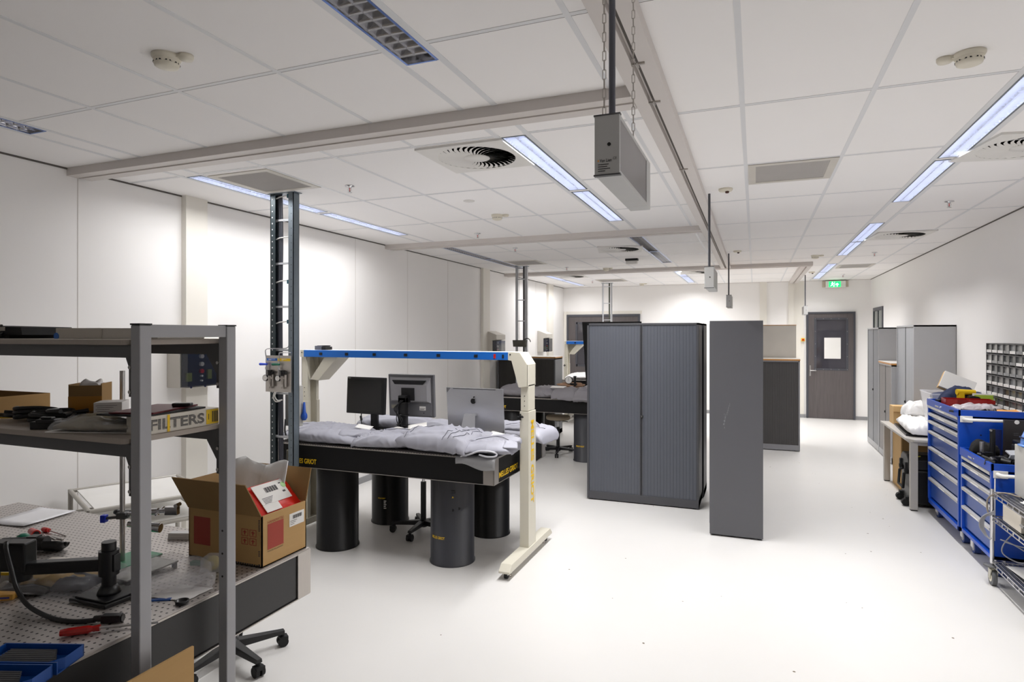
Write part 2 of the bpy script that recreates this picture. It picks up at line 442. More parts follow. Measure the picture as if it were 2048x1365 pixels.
# ------------------------------------------------------------------ ceiling things
def luminaire(name, label, x0, x1, y0, y1, on, group):
    t = thing(name, label, 'ceiling light', ((x0+x1)/2, (y0+y1)/2, H), 0, group)
    e = .004
    B().box(x0, x0+e, y0, y1, H-.002, H+.07).box(x1-e, x1, y0, y1, H-.002, H+.07).box(x0, x1, y0, y0+e, H-.002, H+.07).box(x0, x1, y1-e, y1, H-.002, H+.07).box(x0, x1, y0, y1, H+.07, H+.075).build('housing', FOIL if on else FOILD, t)
    B().box(x0-.008, x0+.002, y0-.006, y1+.006, H-.003, H).box(x1-.002, x1+.008, y0-.006, y1+.006, H-.003, H).box(x0, x1, y0-.008, y0+.002, H-.003, H).box(x0, x1, y1-.002, y1+.008, H-.003, H).build('trim_frame', GALV if on else mat('trim_mirror_blue', (120, 150, 214), .2, metal=.8), t)
    fm = FOIL if on else FOILD
    lv = B(); n = int((y1-y0)/(.042 if on else .060)); w = x1-x0; hw, ft = (.006, .034) if on else (.021, .030)
    for i in range(1, n):
        y = y0+(y1-y0)*i/n
        xq = [x0+e+(w-2*e)*t_/6 for t_ in range(7)]; vs = []
        for xx in xq:
            bow = 1-abs((xx-(x0+x1)/2)/(w/2))      # each lamella swells towards its middle
            for yy, zz in ((-hw*(.6+.5*bow), ft), (-hw*.35, ft*.45), (0, .001), (hw*.35, ft*.45), (hw*(.6+.5*bow), ft)): vs.append((xx, y+yy, H+zz))
        lv.add(vs, [(5*a+c, 5*a+c+1, 5*a+c+6, 5*a+c+5) for a in range(6) for c in range(4)], 0, not on)
    # curved side reflectors of the louvre
    for sx, xe in ((1, x0+e), (-1, x1-e)):
        vs = []
        for q in range(5):
            f_ = q/4; vs += [(xe+sx*w*.30*f_**1.8, y0+e, H+.002+.05*f_), (xe+sx*w*.30*f_**1.8, y1-e, H+.002+.05*f_)]
        lv.add(vs, [(2*q, 2*q+1, 2*q+3, 2*q+2) for q in range(4)], 0, True)
    # centre spine
    xm = (x0+x1)/2
    lv.add([(xm-.012, y0+e, H+.036), (xm, y0+e, H+.002), (xm+.012, y0+e, H+.036), (xm-.012, y1-e, H+.036), (xm, y1-e, H+.002), (xm+.012, y1-e, H+.036)], [(0, 1, 4, 3), (1, 2, 5, 4)])
    lv.build('louvre', fm, t)
    B().box(x0+.02, x1-.02, y0+.03, y1-.03, H+.055, H+.062).build('lamp_tube', LAMP if on else WHITEP, t)
    if on:
        ld = bpy.data.lights.new('louvre_light', 'AREA'); ld.shape = 'RECTANGLE'; ld.size = (x1-x0)*.9; ld.size_y = (y1-y0)*.95
        ld.energy = on; ld.color = (1.0, .99, .985); ld.spread = {-3.93: 2.85, -1.40: 2.7, 1.13: 2.2}[x0]
        lo = bpy.data.objects.new('louvre_light', ld); COL.objects.link(lo); lo.location = ((x0+x1)/2, (y0+y1)/2, H-.004)
    return t
ROWN = {'L': 'in left wall row', 'M': 'in middle row', 'R': 'above the aisle'}
PL = 12.5; PW = 27.0; PR = 12.0
state = {'L': [None, 0, PL, PL, 0, 0, PL, PL], 'M': [None, 0, PW, PW, 0, 0, PW, PW], 'R': [None, PR-4, PR-1.5, PR, PR, PR, PR+2, PR+2]}
POS = ['', 'nearest the camera, before the first ceiling rail', 'just beyond the first ceiling rail', 'second one beyond the first ceiling rail',
       'just beyond the second ceiling rail', 'second one beyond the second ceiling rail', 'just beyond the third ceiling rail', 'nearest the back wall']
POSR = ['', '', 'cut by the right edge of the photo', 'whose far end is beside a sprinkler', 'third along from the camera', 'fourth along from the camera', 'fifth along from the camera', 'closest to the exit sign']
for k in 'LMR':
    for i in range(1, 8):
        on = state[k][i]
        p_ = POSR[i] if k == 'R' else POS[i]
        if k == 'R' and i == 1: p_ = 'first of the row, nearest the camera'
        luminaire('louvred_luminaire', ('lit' if on else 'unlit') + ' louvred light ' + ROWN[k] + ', ' + p_, BANDS[k][0], BANDS[k][1], SLOTS[i][0], SLOTS[i][1], on, 'louvred luminaires')

def detector(x, y, ang, label):
    t = thing('smoke_detector', label, 'smoke detector', (x, y, H), ang, 'smoke detectors')
    M = rot((x, y, H), ang)
    B(M).lathe([(.0, 0), (.058, 0), (.058, -.010), (.052, -.02)], (0, 0, 0), 28).build('base', CREAMD, t)
    B(M).lathe([(.050, -.018), (.050, -.034), (.046, -.046), (.030, -.052), (0, -.053)], (0, 0, 0), 28).build('dome', CREAMD, t)
    s = B(M)
    for i in range(8):
        a = 2*PI*i/8
        s.add([(.0508*math.cos(a+q), .0508*math.sin(a+q), z) for q, z in ((0, -.036), (.6, -.036), (.6, -.031), (0, -.031))], [(0, 1, 2, 3)])
    s.build('smoke_slots', BLACKM, t, solid=.001)
    B(M).box(.03, .075, -.02, .02, -.014, 0).lathe([(0, 0), (.03, 0), (.03, -.012), (.026, -.02), (0, -.022)], (.085, 0, 0), 20).build('indicator_base', CREAMD, t)
    return t
# measured in metres on the ceiling
detector(-2.30, 1.89, .3, 'large cream smoke detector with side unit, left of the unlit louvred light')
detector(.83, 3.09, 2.9, 'large cream smoke detector near the upper right corner of the ceiling')
detector(-2.35, 5.59, .2, 'cream smoke detector beyond the swirl diffuser in the lit middle bay')
detector(-2.45, 10.8, 0, 'cream smoke detector just before the third ceiling rail')
detector(-2.43, 14.4, 0, 'smallest looking cream smoke detector, near the back wall above the double door')
detector(.83, 10.18, 0, 'cream smoke detector beside the aisle lights, right of the third ceiling rail')
def sensor(x, y, label):
    t = thing('ceiling_sensor', label, 'sensor', (x, y, H), 0, 'small round ceiling sensors')
    B().lathe([(0, 0), (.055, 0), (.055, -.012), (.045, -.022), (0, -.024)], (x, y, H), 24).build('housing', CREAMD, t)
    B().lathe([(0, -.02), (.016, -.024), (.014, -.036), (0, -.04)], (x+.012, y-.008, H), 14).build('lens', mat('lens_brown', (70, 30, 22), .2), t)
sensor(-.22, 5.26, 'small cream ceiling sensor with dark lens beside the nearest slim black pole')
sensor(-.23, 9.23, 'small cream ceiling sensor beside the second slim black pole')
sensor(.99, 12.84, 'small cream ceiling sensor beside the farthest slim pole')
t = thing('ceiling_box', 'white translucent box with black top under the ceiling beyond the far swirl diffuser', 'ceiling unit', (-1.774, 9.6, H))
B().box(-1.87, -1.68, 9.55, 9.65, H-.03, H).build('mount', BLACKM, t)
B().box(-1.865, -1.685, 9.56, 9.64, H-.085, H-.03).build('cover', WHITEP, t, bevel=.01)
B().lathe([(0, 0), (.05, 0), (.05, -.004), (0, -.005)], (-2.333, 4.912, H), 24).build('blanking_plate', VENTW, None, 'flat round white blanking plate on the ceiling near the smoke detector', 'ceiling plate')
SPR = [(-2.97, 4.07, 'steel sprinkler head nearest the camera, right of the first ladder mast'), (-2.99, 6.53, 'steel sprinkler head just before the second ceiling rail'),
       (-3.02, 7.81, 'steel sprinkler head just beyond the second ceiling rail'), (-3.06, 10.41, 'steel sprinkler head just before the third ceiling rail'),
       (-3.3, 13.2, 'steel sprinkler head beyond the third ceiling rail above the double door'), (1.589, 6.47, 'steel sprinkler head on the right, between two swirl diffusers'),
       (1.587, 10.11, 'steel sprinkler head on the right beyond the far swirl diffuser'), (1.597, 13.59, 'steel sprinkler head on the right above the single door')]
for x, y, lb in SPR:
    t = thing('sprinkler_head', lb, 'sprinkler', (x, y, H), 0, 'ceiling sprinkler heads')
    B().lathe([(0, 0), (.036, 0), (.038, -.005), (.012, -.010), (.012, -.018), (0, -.018)], (x, y, H), 20).build('escutcheon', CHROME, t)
    B().tube([(x-.008, y, H-.016), (x-.014, y, H-.028), (x-.010, y, H-.042), (x, y, H-.050)], .0025, 6).tube([(x+.008, y, H-.016), (x+.014, y, H-.028), (x+.010, y, H-.042), (x, y, H-.050)], .0025, 6).build('yoke', CHROME, t)
    B().cyl((x, y, H-.018), (x, y, H-.046), .0035, 8).build('glass_bulb', RED, t)
    B().lathe([(0, 0), (.018, 0), (.018, -.002), (0, -.002)], (x, y, H-.052), 16).build('deflector', CHROME, t)
def swirl(x, y, label, rz=0.0):
    t = thing('swirl_diffuser', label, 'air diffuser', (x, y, H), rz, 'square swirl ceiling diffusers')
    M = rot((x, y, H), rz); R0, R1 = .255, .085; N = 48
    pl = B(M); vs = []
    for i in range(N):
        a = 2*PI*i/N; ca, sa = math.cos(a), math.sin(a); q = .296/max(abs(ca), abs(sa))
        vs += [(R0*ca, R0*sa, -.014), (q*ca, q*sa, -.014), (q*ca, q*sa, 0), (R0*ca, R0*sa, -.001)]
    fs = []
    for i in range(N):
        j = (i+1) % N; fs += [(4*i, 4*j, 4*j+1, 4*i+1), (4*i+1, 4*j+1, 4*j+2, 4*i+2), (4*i, 4*i+3, 4*j+3, 4*j)]
    pl.add(vs, fs); pl.build('face_plate', VENTW, t)
    B(M).lathe([(0, -.0008), (R0+.01, -.0008)], (0, 0, 0), 48).build('dark_opening', BLACKM, t)
    B(M).lathe([(0, -.017), (R1, -.015), (R1, -.010), (0, -.009)], (0, 0, 0), 36).build('hub', VENTW, t)
    bl = B(M); n = 34
    for i in range(n):
        vs = []
        for q in range(5):
            f_ = q/4; r = R1*.9 + (R0-R1*.9)*f_; a = 2*PI*i/n + .35*f_*f_
            wd = (2*PI*r/n)*.58; tx, ty = -math.sin(a), math.cos(a); cx, cy = r*math.cos(a), r*math.sin(a)
            vs += [(cx-tx*wd/2, cy-ty*wd/2, -.0155), (cx+tx*wd/2, cy+ty*wd/2, -.0085)]
        bl.add(vs, [(2*q, 2*q+2, 2*q+3, 2*q+1) for q in range(4)], 0, True)
    bl.build('swirl_blades', VENTW, t)
swirl(-1.70, 3.70, 'square swirl air diffuser with dark radial slots beside the lit middle light, nearest')
swirl(-1.72, 8.42, 'square swirl air diffuser beside the unlit middle light', .2)
swirl(-3.45, 12.05, 'square swirl air diffuser beyond the third ceiling rail on the left', .1)
swirl(1.56, 4.72, 'square swirl air diffuser cut by the right edge of the photo', .2)
swirl(1.58, 8.43, 'square swirl air diffuser on the right above the grey cabinets', .1)
swirl(-1.02, 12.1, 'square swirl air diffuser behind the slim pole beyond the third rail', .1)
def grille(x0, x1, y0, y1, label):
    t = thing('return_grille', label, 'air grille', ((x0+x1)/2, (y0+y1)/2, H), 0, 'flat perforated return grilles')
    B().box(x0, x0+.05, y0, y1, H-.006, H).box(x1-.05, x1, y0, y1, H-.006, H).box(x0+.05, x1-.05, y0, y0+.05, H-.006, H).box(x0+.05, x1-.05, y1-.05, y1, H-.006, H).build('frame', CREAMB, t)
    b = B().box(x0+.05, x1-.05, y0+.05, y1-.05, H-.003, H)
    n = 40
    for i in range(n): b.box(x0+.055+(x1-x0-.11)*i/n, x0+.055+(x1-x0-.11)*i/n+.004, y0+.05, y1-.05, H-.0042, H-.003)
    b.build('perforated_panel', RETM, t)
grille(-.045, .52, 4.575, 5.16, 'grey perforated return grille in the middle of the ceiling right of the long rail')
grille(-3.765, -3.205, 3.43, 4.02, 'grey perforated return grille above the first ladder mast')
grille(-3.77, -3.20, 9.2, 9.78, 'grey perforated return grille above the second ladder mast')
grille(-3.2, -2.6, 13.0, 13.6, 'grey perforated return grille beside the third ladder mast')
grille(1.32, 1.86, 11.72, 12.3, 'grey perforated return grille near the exit sign')

# exit sign over the single door
t = thing('exit_sign', 'lit green emergency exit sign with white runner and arrow above the single door', 'exit sign', (1.6, YB-.1, H))
B().box(1.42, 1.80, YB-.13, YB-.05, 2.835, 2.975).build('case', WHITEP, t, bevel=.004)
B().box(1.36, 1.86, YB-.05, YB-.0, 2.85, 2.98).build('bracket', mat('sign_beige', (196, 186, 168), .6), t)  # beige plate flat on the wall behind the case
B().box(1.478, 1.705, YB-.134, YB-.13, 2.842, 2.965).build('lit_panel', EXITG, t)
p = B(); y = YB-.135
p.prism([(1.60, 2.895), (1.635, 2.93), (1.67, 2.895), (1.655, 2.887), (1.643, 2.90), (1.643, 2.855), (1.627, 2.855), (1.627, 2.90), (1.615, 2.887)], y-.001, y, 'y')
p.sphere((1.545, y, 2.945), .011, 10, (1, .15, 1))
for a in ([(1.540, 2.932), (1.56, 2.93), (1.553, 2.895), (1.533, 2.898)], [(1.555, 2.928), (1.575, 2.912), (1.572, 2.905), (1.55, 2.918)], [(1.542, 2.93), (1.52, 2.918), (1.523, 2.911), (1.543, 2.92)],
          [(1.545, 2.90), (1.553, 2.895), (1.568, 2.872), (1.56, 2.868)], [(1.56, 2.872), (1.568, 2.872), (1.573, 2.853), (1.565, 2.852)], [(1.533, 2.9), (1.545, 2.898), (1.53, 2.872), (1.52, 2.876)], [(1.52, 2.876), (1.53, 2.872), (1.507, 2.862), (1.505, 2.868)]):
    p.prism(a, y-.001, y, 'y')
p.prism([(1.585, 2.85), (1.59, 2.85), (1.59, 2.955), (1.585, 2.955)], y-.001, y, 'y')
p.build('pictogram', EXITW, t)
t = thing('emergency_button', 'small yellow box with red push button on the back wall beside the door', 'button', (.98, YB, 1.71))
B().box(.945, 1.015, YB-.06, YB-.015, 1.675, 1.745).build('box', YEL, t, bevel=.004)
B().cyl((.98, YB-.06, 1.71), (.98, YB-.085, 1.71), .022, 16).build('push_button', RED, t)
B().box(1.396, 1.715, YB-.046, YB-.042, 1.302, 1.756).build('paper_sheet', PAPER, None, 'blank cream paper sheet taped on the glass of the single door', 'paper')

# hanging sign boxes
def pendant(x, y0, z0, label, big=False):
    t = thing('hanging_sign_box', label, 'hanging sign', (x, y0, z0), 0, 'grey sign boxes hung from the ceiling')
    x0, x1, L, h = x-.035, x+.035, .53, .165; y1 = y0+L; z1 = z0+h
    B().box(x0, x1, y0, y0+.012, z0, z1).box(x0, x1, y1-.075, y1, z0, z1).box(x0, x1, y0+.012, y1-.075, z0, z0+.012).box(x0, x1, y0+.012, y1-.075, z1-.012, z1).box(x-.012, x+.012, y0+.013, y1-.076, z0+.013, z1-.013).build('case', mat('sign_case', (200, 200, 199), .45), t, bevel=.002)
    B().box(x0+.002, x0+.006, y0+.02, y1-.08, z0+.012, z1-.012).box(x1-.006, x1-.002, y0+.02, y1-.08, z0+.012, z1-.012).build('side_pane', mat('sign_pane', (112, 107, 107), .3, var=.1), t)
    for za in (z1-.002, z0-.002): B().box(x0-.002, x1+.002, y0-.0015, y0+.015, za, za+.004).build('end_trim', GREYD, t)
    B().cyl((x+.006, y0-.0015, z0+.083), (x+.006, y0, z0+.083), .005, 12).build('end_screw', BLACKM, t)
    if big:
        q = B().text('Van Lien', (x0+.015, y0, z0+.035), (1, 0, 0), (0, 0, 1), .033, .009, bold=.02).text('CE', (x0+.052, y0, z0+.040), (1, 0, 0), (0, 0, 1), .010, .007)
        for i, w in enumerate((.03, .026, .034, .02)): q.box(x0+.010, x0+.010+w, y0-.0006, y0, z0+.028-.006*i, z0+.030-.006*i)
        q.build('lettering', INK, t)
        B().box(x0+.009, x0+.013, y0-.0008, y0, z0+.037, z0+.042).build('logo_mark', ORANGE, t)
    # conduit and chains up to the ceiling
    B().cyl((x-.004, y0+.085, z1), (x-.004, y0+.085, H-.05), .0095, 12).build('pole', PIPE if big else DARKFR, t)
    if big:
        for cy, cx in ((y0+.02, x-.012), (y0+.33, x+.012)):
            ch = B(); z = z1; k = 0
            while z < H-.02:
                a = Vector((cx, cy, z)); l = .030
                d1 = Vector((.0045, 0, 0)) if k % 2 == 0 else Vector((0, .0045, 0))
                ch.tube([a-d1+Vector((0, 0, .003)), a-d1+Vector((0, 0, l-.003)), a+Vector((0, 0, l)), a+d1+Vector((0, 0, l-.003)), a+d1+Vector((0, 0, .003)), a], .0013, 6, closed=True)
                z += l-.004; k += 1
            ch.build('chain', STEELB, t)
    return t
pendant(-.378, 1.675, 2.268, 'large looking grey sign box on chains and a pole, nearest the camera', True)
pendant(-.335, 5.08, 2.195, 'grey sign box on a slim dark pole, second from the camera')
pendant(-.335, 9.0, 2.205, 'grey sign box on a slim dark pole above the tall dark side panel')
pendant(.887, 12.82, 2.20, 'grey sign box on a slim pole beside the single door, farthest')
# cable clips on the long rail
for y in (2.55, 3.0, 4.3):
    B().box(-.475, -.42, y, y+.012, 2.938, 2.945).box(-.452, -.446, y-.02, y+.03, 2.934, 2.94).build('rail_clip', STEELB, None, 'small metal clip under the long ceiling rail ' + {2.55: 'before the first cross rail', 3.0: 'beside the first cross rail', 4.3: 'beyond the first cross rail'}[y], 'clip', 'clips on the long ceiling rail')
# ------------------------------------------------------------------ optical tables
def cyltext(body, cx, cy, r, a_mid, z, w, h):
    """lettering bent round an upright cylinder, facing the direction a_mid"""
    return B().text(body, (0, 0, 0), (1, 0, 0), (0, 1, 0), w, h, bold=.02,
                    warp=lambda a, b: (cx+(r+.001)*math.cos(a_mid+(a-w/2)/r), cy+(r+.001)*math.sin(a_mid+(a-w/2)/r), z+b))
TX0, TX1, TY0, TY1 = -3.87, -1.81, 4.24, 5.44
def optical_table(label, x0, x1, y0, y1, legs, sign=True):
    t = thing('optical_table', label, 'optical table', ((x0+x1)/2, (y0+y1)/2, 0), 0, 'black optical tables')
    zb, zt = .70, .90
    B().box(x0, x1, y0, y1, zt-.006, zt).build('top_plate', OPT, t)
    B().box(x0+.004, x1-.004, y0+.004, y1-.004, zb+.004, zt-.006).build('honeycomb_core', BLACKT, t)
    B().box(x0-.003, x1+.003, y0-.003, y0, zt-.011, zt-.004).box(x0-.003, x1+.003, y1, y1+.003, zt-.011, zt-.004).box(x0-.003, x0, y0, y1, zt-.011, zt-.004).box(x1, x1+.003, y0, y1, zt-.011, zt-.004) \
       .box(x0-.003, x1+.003, y0-.003, y1+.003, zb, zb+.004).build('edge_trim', STEELB, t)
    for cx in (x0, x1):
        for cy in (y0, y1):
            cc = B(); sx = 1 if cx == x0 else -1; sy = 1 if cy == y0 else -1
            a, b_ = sorted((cx-.004*sx, cx+.085*sx)); c_, d_ = sorted((cy-.004*sy, cy+.004*sy)); cc.box(a, b_, c_, d_, zb+.003, zt-.004)
            a, b_ = sorted((cx-.004*sx, cx+.004*sx)); c_, d_ = sorted((cy-.004*sy, cy+.085*sy)); cc.box(a, b_, c_, d_, zb+.003, zt-.004)
            cc.build('corner_cap', STEELB, t)
    for i, (lx, ly, m_) in enumerate(legs):
        lg = B().lathe([(.184, 0), (.184, .012), (.177, .016), (.177, zb-.02), (.170, zb-.016), (.170, zb)], (lx, ly, 0), 40).build('leg', m_, t)
        if sign and i == 0:
            cyltext('MELLES GRIOT', lx, ly, .178, -PI/2-.25, .215, .13, .022).build('lettering', YELT, lg)
            B().box(lx+.075, lx+.105, ly-.172, ly-.158, .585, .61).build('air_port', BLACKM, lg)
            for q, zz in ((.08, .45), (.12, .46)):
                B().cyl((lx+q, ly-math.sqrt(.177**2-q*q)-.001, zz), (lx+q, ly-math.sqrt(.177**2-q*q)+.01, zz), .011, 12).build('plug', BLACKM, lg)
            cyltext('A', lx, ly, .178, -PI/2+.48, .545, .014, .014).build('letter_mark', YELT, lg)
        if sign and i == 2:
            cyltext('MELLES GRIOT', lx, ly, .178, -PI/2+.1, .25, .075, .012).build('lettering', YELT, lg)
            s = B()
            for q in range(5): s.M = None; s.add([(lx+.178*math.cos(a_), ly-.178*math.sin(a_), z_) for a_, z_ in ((PI/2-.22, .235-.017*q), (PI/2-.36+.03*(q % 2), .235-.017*q), (PI/2-.36+.03*(q % 2), .226-.017*q), (PI/2-.22, .226-.017*q))], [(0, 1, 2, 3)])
            s.build('type_plate', PAPER, lg, solid=.0006)
    return t
legs = [(-2.285, 4.50, LEGG), (-3.376, 4.455, LEGB), (-3.35, 5.245, LEGB), (-2.275, 5.25, LEGB)]
tab = optical_table('black optical table on four black drums carrying three monitors and grey tarps', TX0, TX1, TY0, TY1, legs)
B().text('MELLES GRIOT', (-3.70, TY0, .735), (1, 0, 0), (0, 0, 1), .27, .042, bold=.025, dep=-.0012*-1).build('lettering', YELT, tab)
B().text('MELLES GRIOT', (TX1, TY0+.10, .735), (0, 1, 0), (0, 0, 1), .40, .045, bold=.025, dep=.0012).build('lettering', YELT, tab)
tab3 = dup(tab, Vector(tab.location)+Vector((0, 4.26, 0)), 'black optical table with grey tarps and a tan hose coil, behind the monitors table')
tab4 = dup(tab, Vector(tab.location)+Vector((.17, 7.95, 0)), 'farthest black optical table with a white sheet, near the double door')
for o in kids(tab3)+kids(tab4):
    if o.name.startswith('leg'):
        pass
# the table in the foreground
ft = thing('optical_table', 'optical table in the foreground with holed steel top, under the grey shelving rack', 'optical table', (-2.8, 1.4, 0), 0, 'black optical tables')
fx0, fx1, fy0, fy1 = -3.79, -1.81, .55, 2.19
B().box(fx0, fx1, fy0, fy1, .894, .90).build('top_plate', OPT, ft)
B().box(fx0+.004, fx1-.004, fy0+.004, fy1-.004, .704, .894).build('honeycomb_core', BLACKT, ft)
B().box(fx0-.003, fx1+.003, fy0-.003, fy0, .889, .896).box(fx0-.003, fx1+.003, fy1, fy1+.003, .889, .896).box(fx0-.003, fx0, fy0, fy1, .889, .896).box(fx1, fx1+.003, fy0, fy1, .889, .896).box(fx0-.003, fx1+.003, fy0-.003, fy1+.003, .70, .704).build('edge_trim', STEELB, ft)
B().box(fx1-.085, fx1+.002, fy1-.004, fy1+.004, .703, .894).box(fx1-.004, fx1+.004, fy1-.075, fy1+.004, .703, .894).build('corner_cap', STEELB, ft)
B().box(fx1-.0, fx1+.0005, fy0, fy1-.085, .712, .886).build('side_panel', mat('table_side_charcoal', (46, 45, 45), .45), ft)
for lx, ly in ((-2.25, .85), (-3.35, .85), (-2.22, 1.62), (-3.35, 1.9)):
    B().lathe([(.184, 0), (.184, .012), (.177, .016), (.177, .68), (.170, .684), (.170, .70)], (lx, ly, 0), 40).build('leg', LEGB, ft)

# ------------------------------------------------------------------ overhead instrument frame in cream and blue
def overhead_frame(label):
    t = thing('overhead_instrument_frame', label, 'overhead frame', (-2.85, 4.77, 0), 0, 'cream and blue overhead frames')
    y0, y1 = 4.66, 4.87
    x0, x1, z0, z1 = -3.955, -1.865, 1.62, 1.684
    B().box(x0, x1, y0+.02, y1, z0+.02, z1).build('shelf_top', WHITEP, t, bevel=.002)
    bm_ = B().box(x0+.04, x1, y0, y0+.02, z0, z1).build('blue_fascia', BLUE, t, bevel=.002)
    s = B()
    for x in (-3.72, -3.435, -3.14, -2.82, -2.50, -2.15): s.box(x-.016, x+.016, y0-.004, y0, 1.638, 1.662)
    s.split('socket', BLACKM, bm_)
    B().box(-1.99, -1.972, y0-.004, y0, 1.632, 1.668).build('power_switch', RED, bm_)
    B().box(-1.915, -1.90, y0-.004, y0, 1.634, 1.664).build('breaker', BLACKM, bm_)
    B().box(x0, x0+.04, y0-.001, y1+.001, z0-.002, z1+.001).build('end_cap', CREAM, t, bevel=.002)
    B().cyl((x0+.02, y0-.004, 1.66), (x0+.02, y0, 1.66), .005, 10).build('cap_screw', BLACKM, t)
    # right bracket: closed plate towards the camera, chamfered outer shoulder
    prof = [(x1, z0), (x1, z1+.001), (x1+.10, z1-.002), (-1.70, 1.585), (-1.70, 1.41), (-1.765, 1.40), (-1.775, 1.405), (x1+.03, z0-.005)]
    rb = B().prism(prof, y0-.001, y0+.012, 'y').prism(prof, y1-.012, y1, 'y')
    rb.add([(x1, y0, z1+.001), (x1+.10, y0, z1-.002), (-1.70, y0, 1.585), (-1.70, y0, 1.41), (x1, y1, z1+.001), (x1+.10, y1, z1-.002), (-1.70, y1, 1.585), (-1.70, y1, 1.41)], [(0, 1, 5, 4), (1, 2, 6, 5), (2, 3, 7, 6)])
    rb.build('corner_bracket', CREAM, t, bevel=.002)
    B().cyl((x1+.02, y0-.005, 1.665), (x1+.02, y0, 1.665), .006, 10).build('cap_screw', BLACKM, t)
    # left bracket: open to the front, two flared flanges
    pl = [(x0+.02, z0), (x0+.40, z0), (-3.79, 1.40), (-3.885, 1.40)]
    lb = B().prism(pl, y1-.012, y1, 'y')
    lb.add([(x0+.02, y0+.02, z0), (-3.885, y0+.05, 1.40), (-3.885, y1, 1.40), (x0+.02, y1, z0)], [(0, 1, 2, 3)])
    lb.add([(x0+.05, y0+.02, z0), (-3.877, y0+.05, 1.42), (-3.885, y0+.05, 1.40), (x0+.02, y0+.02, z0)], [(0, 1, 2, 3)])
    lb.add([(x0+.40, y0+.02, z0), (-3.79, y0+.05, 1.40), (-3.79, y1, 1.40), (x0+.40, y1, z0)], [(0, 1, 2, 3)])
    lb.add([(x0+.26, y0+.025, z0), (x0+.40, y0+.02, z0), (-3.79, y0+.05, 1.40), (-3.877, y0+.05, 1.41)], [(0, 1, 2, 3)])
    lb.build('corner_bracket', CREAM, t, solid=.004)
    for sgn, xa, xb in ((-1, -3.965, -3.895), (1, -1.765, -1.70)):
        up = B(); ya, yb = 4.69, 4.85
        if sgn > 0: up.box(xa, xb, ya, yb, 1.21, 1.42)
        else:
            up.box(xa, xb, ya, ya+.035, 1.2, 1.62).box(xa, xb, yb-.035, yb, 1.2, 1.62).box(xa, xa+.008, ya, yb, 1.2, 1.62)
        up.build('inner_post', CREAM, t, bevel=.002)
        h = B()
        for z in (1.25, 1.29, 1.33): h.cyl(((xa+xb)/2, ya-.002, z), ((xa+xb)/2, ya+.001, z), .004, 8)
        h.build('adjust_holes', BLACKM, t)
        lo = B(); e = .006
        if sgn > 0: lo.box(xa-e, xb+e, ya-e, yb+e, .11, 1.205)
        else: lo.box(xa-e, xb+e, ya-e, ya+.034, .11, 1.205).box(xa-e, xb+e, yb-.034, yb+e, .11, 1.205).box(xa-e, xa+.006, ya, yb, .11, 1.205)
        lp = lo.build('outer_post', CREAM, t, bevel=.002)
        kx = (xa+xb)/2-.02
        B().cyl((kx, ya-.045, 1.165), (kx, ya-.005, 1.165), .009, 10).box(kx-.026, kx+.026, ya-.05, ya-.036, 1.159, 1.171).box(kx-.006, kx+.006, ya-.05, ya-.036, 1.139, 1.191).build('star_knob', BLACKM, t, bevel=.002)
        if sgn > 0:
            B().text('MELLES GRIOT', (xb+e, ya+.045, 1.13), (0, 0, -1), (0, 1, 0), .68, .072, bold=.03, dep=.0012).build('lettering', YELT, lp)
        B().prism([(4.25, .065), (4.30, .11), (5.23, .11), (5.28, .065), (5.28, .05), (4.25, .05)], xa-.012, xb+.012, 'x').build('foot_bar', CREAM, t, bevel=.003)
        for fy in (4.30, 5.22):
            xm = (xa+xb)/2
            B().cyl((xm-.012, fy, .027), (xm+.012, fy, .027), .027, 18).build('caster', BLACKM, t)
            B().cyl((xm, fy+.055*(1 if fy < 5 else -1), 0), (xm, fy+.055*(1 if fy < 5 else -1), .05), .010, 10).lathe([(0, 0), (.024, 0), (.018, .012), (0, .012)], (xm, fy+.055*(1 if fy < 5 else -1), 0), 14).build('levelling_foot', STEELB, t)
            B().box(xm-.02, xm+.02, fy-.018, fy+.018, .03, .052).build('caster_fork', STEEL, t)
    return t
ofr = overhead_frame('cream overhead frame with long blue front standing over the monitors table')
dup(ofr, Vector(ofr.location)+Vector((.17, 8.05, 0)), 'far cream overhead frame with blue front in front of the double door')
# small box on the frame
t = thing('control_box', 'small grey and black electronics box lying on the blue overhead frame', 'device', (-3.77, 4.77, 1.684))
B().box(-3.83, -3.745, 4.71, 4.83, 1.685, 1.722).build('case', mat('box_slate', (96, 98, 110), .4), t, bevel=.002)
B().box(-3.745, -3.70, 4.70, 4.80, 1.685, 1.714).build('power_supply', BLACKM, t, bevel=.002)
B().box(-3.81, -3.73, 4.72, 4.82, 1.722, 1.725).build('lid', BLACKM, t)

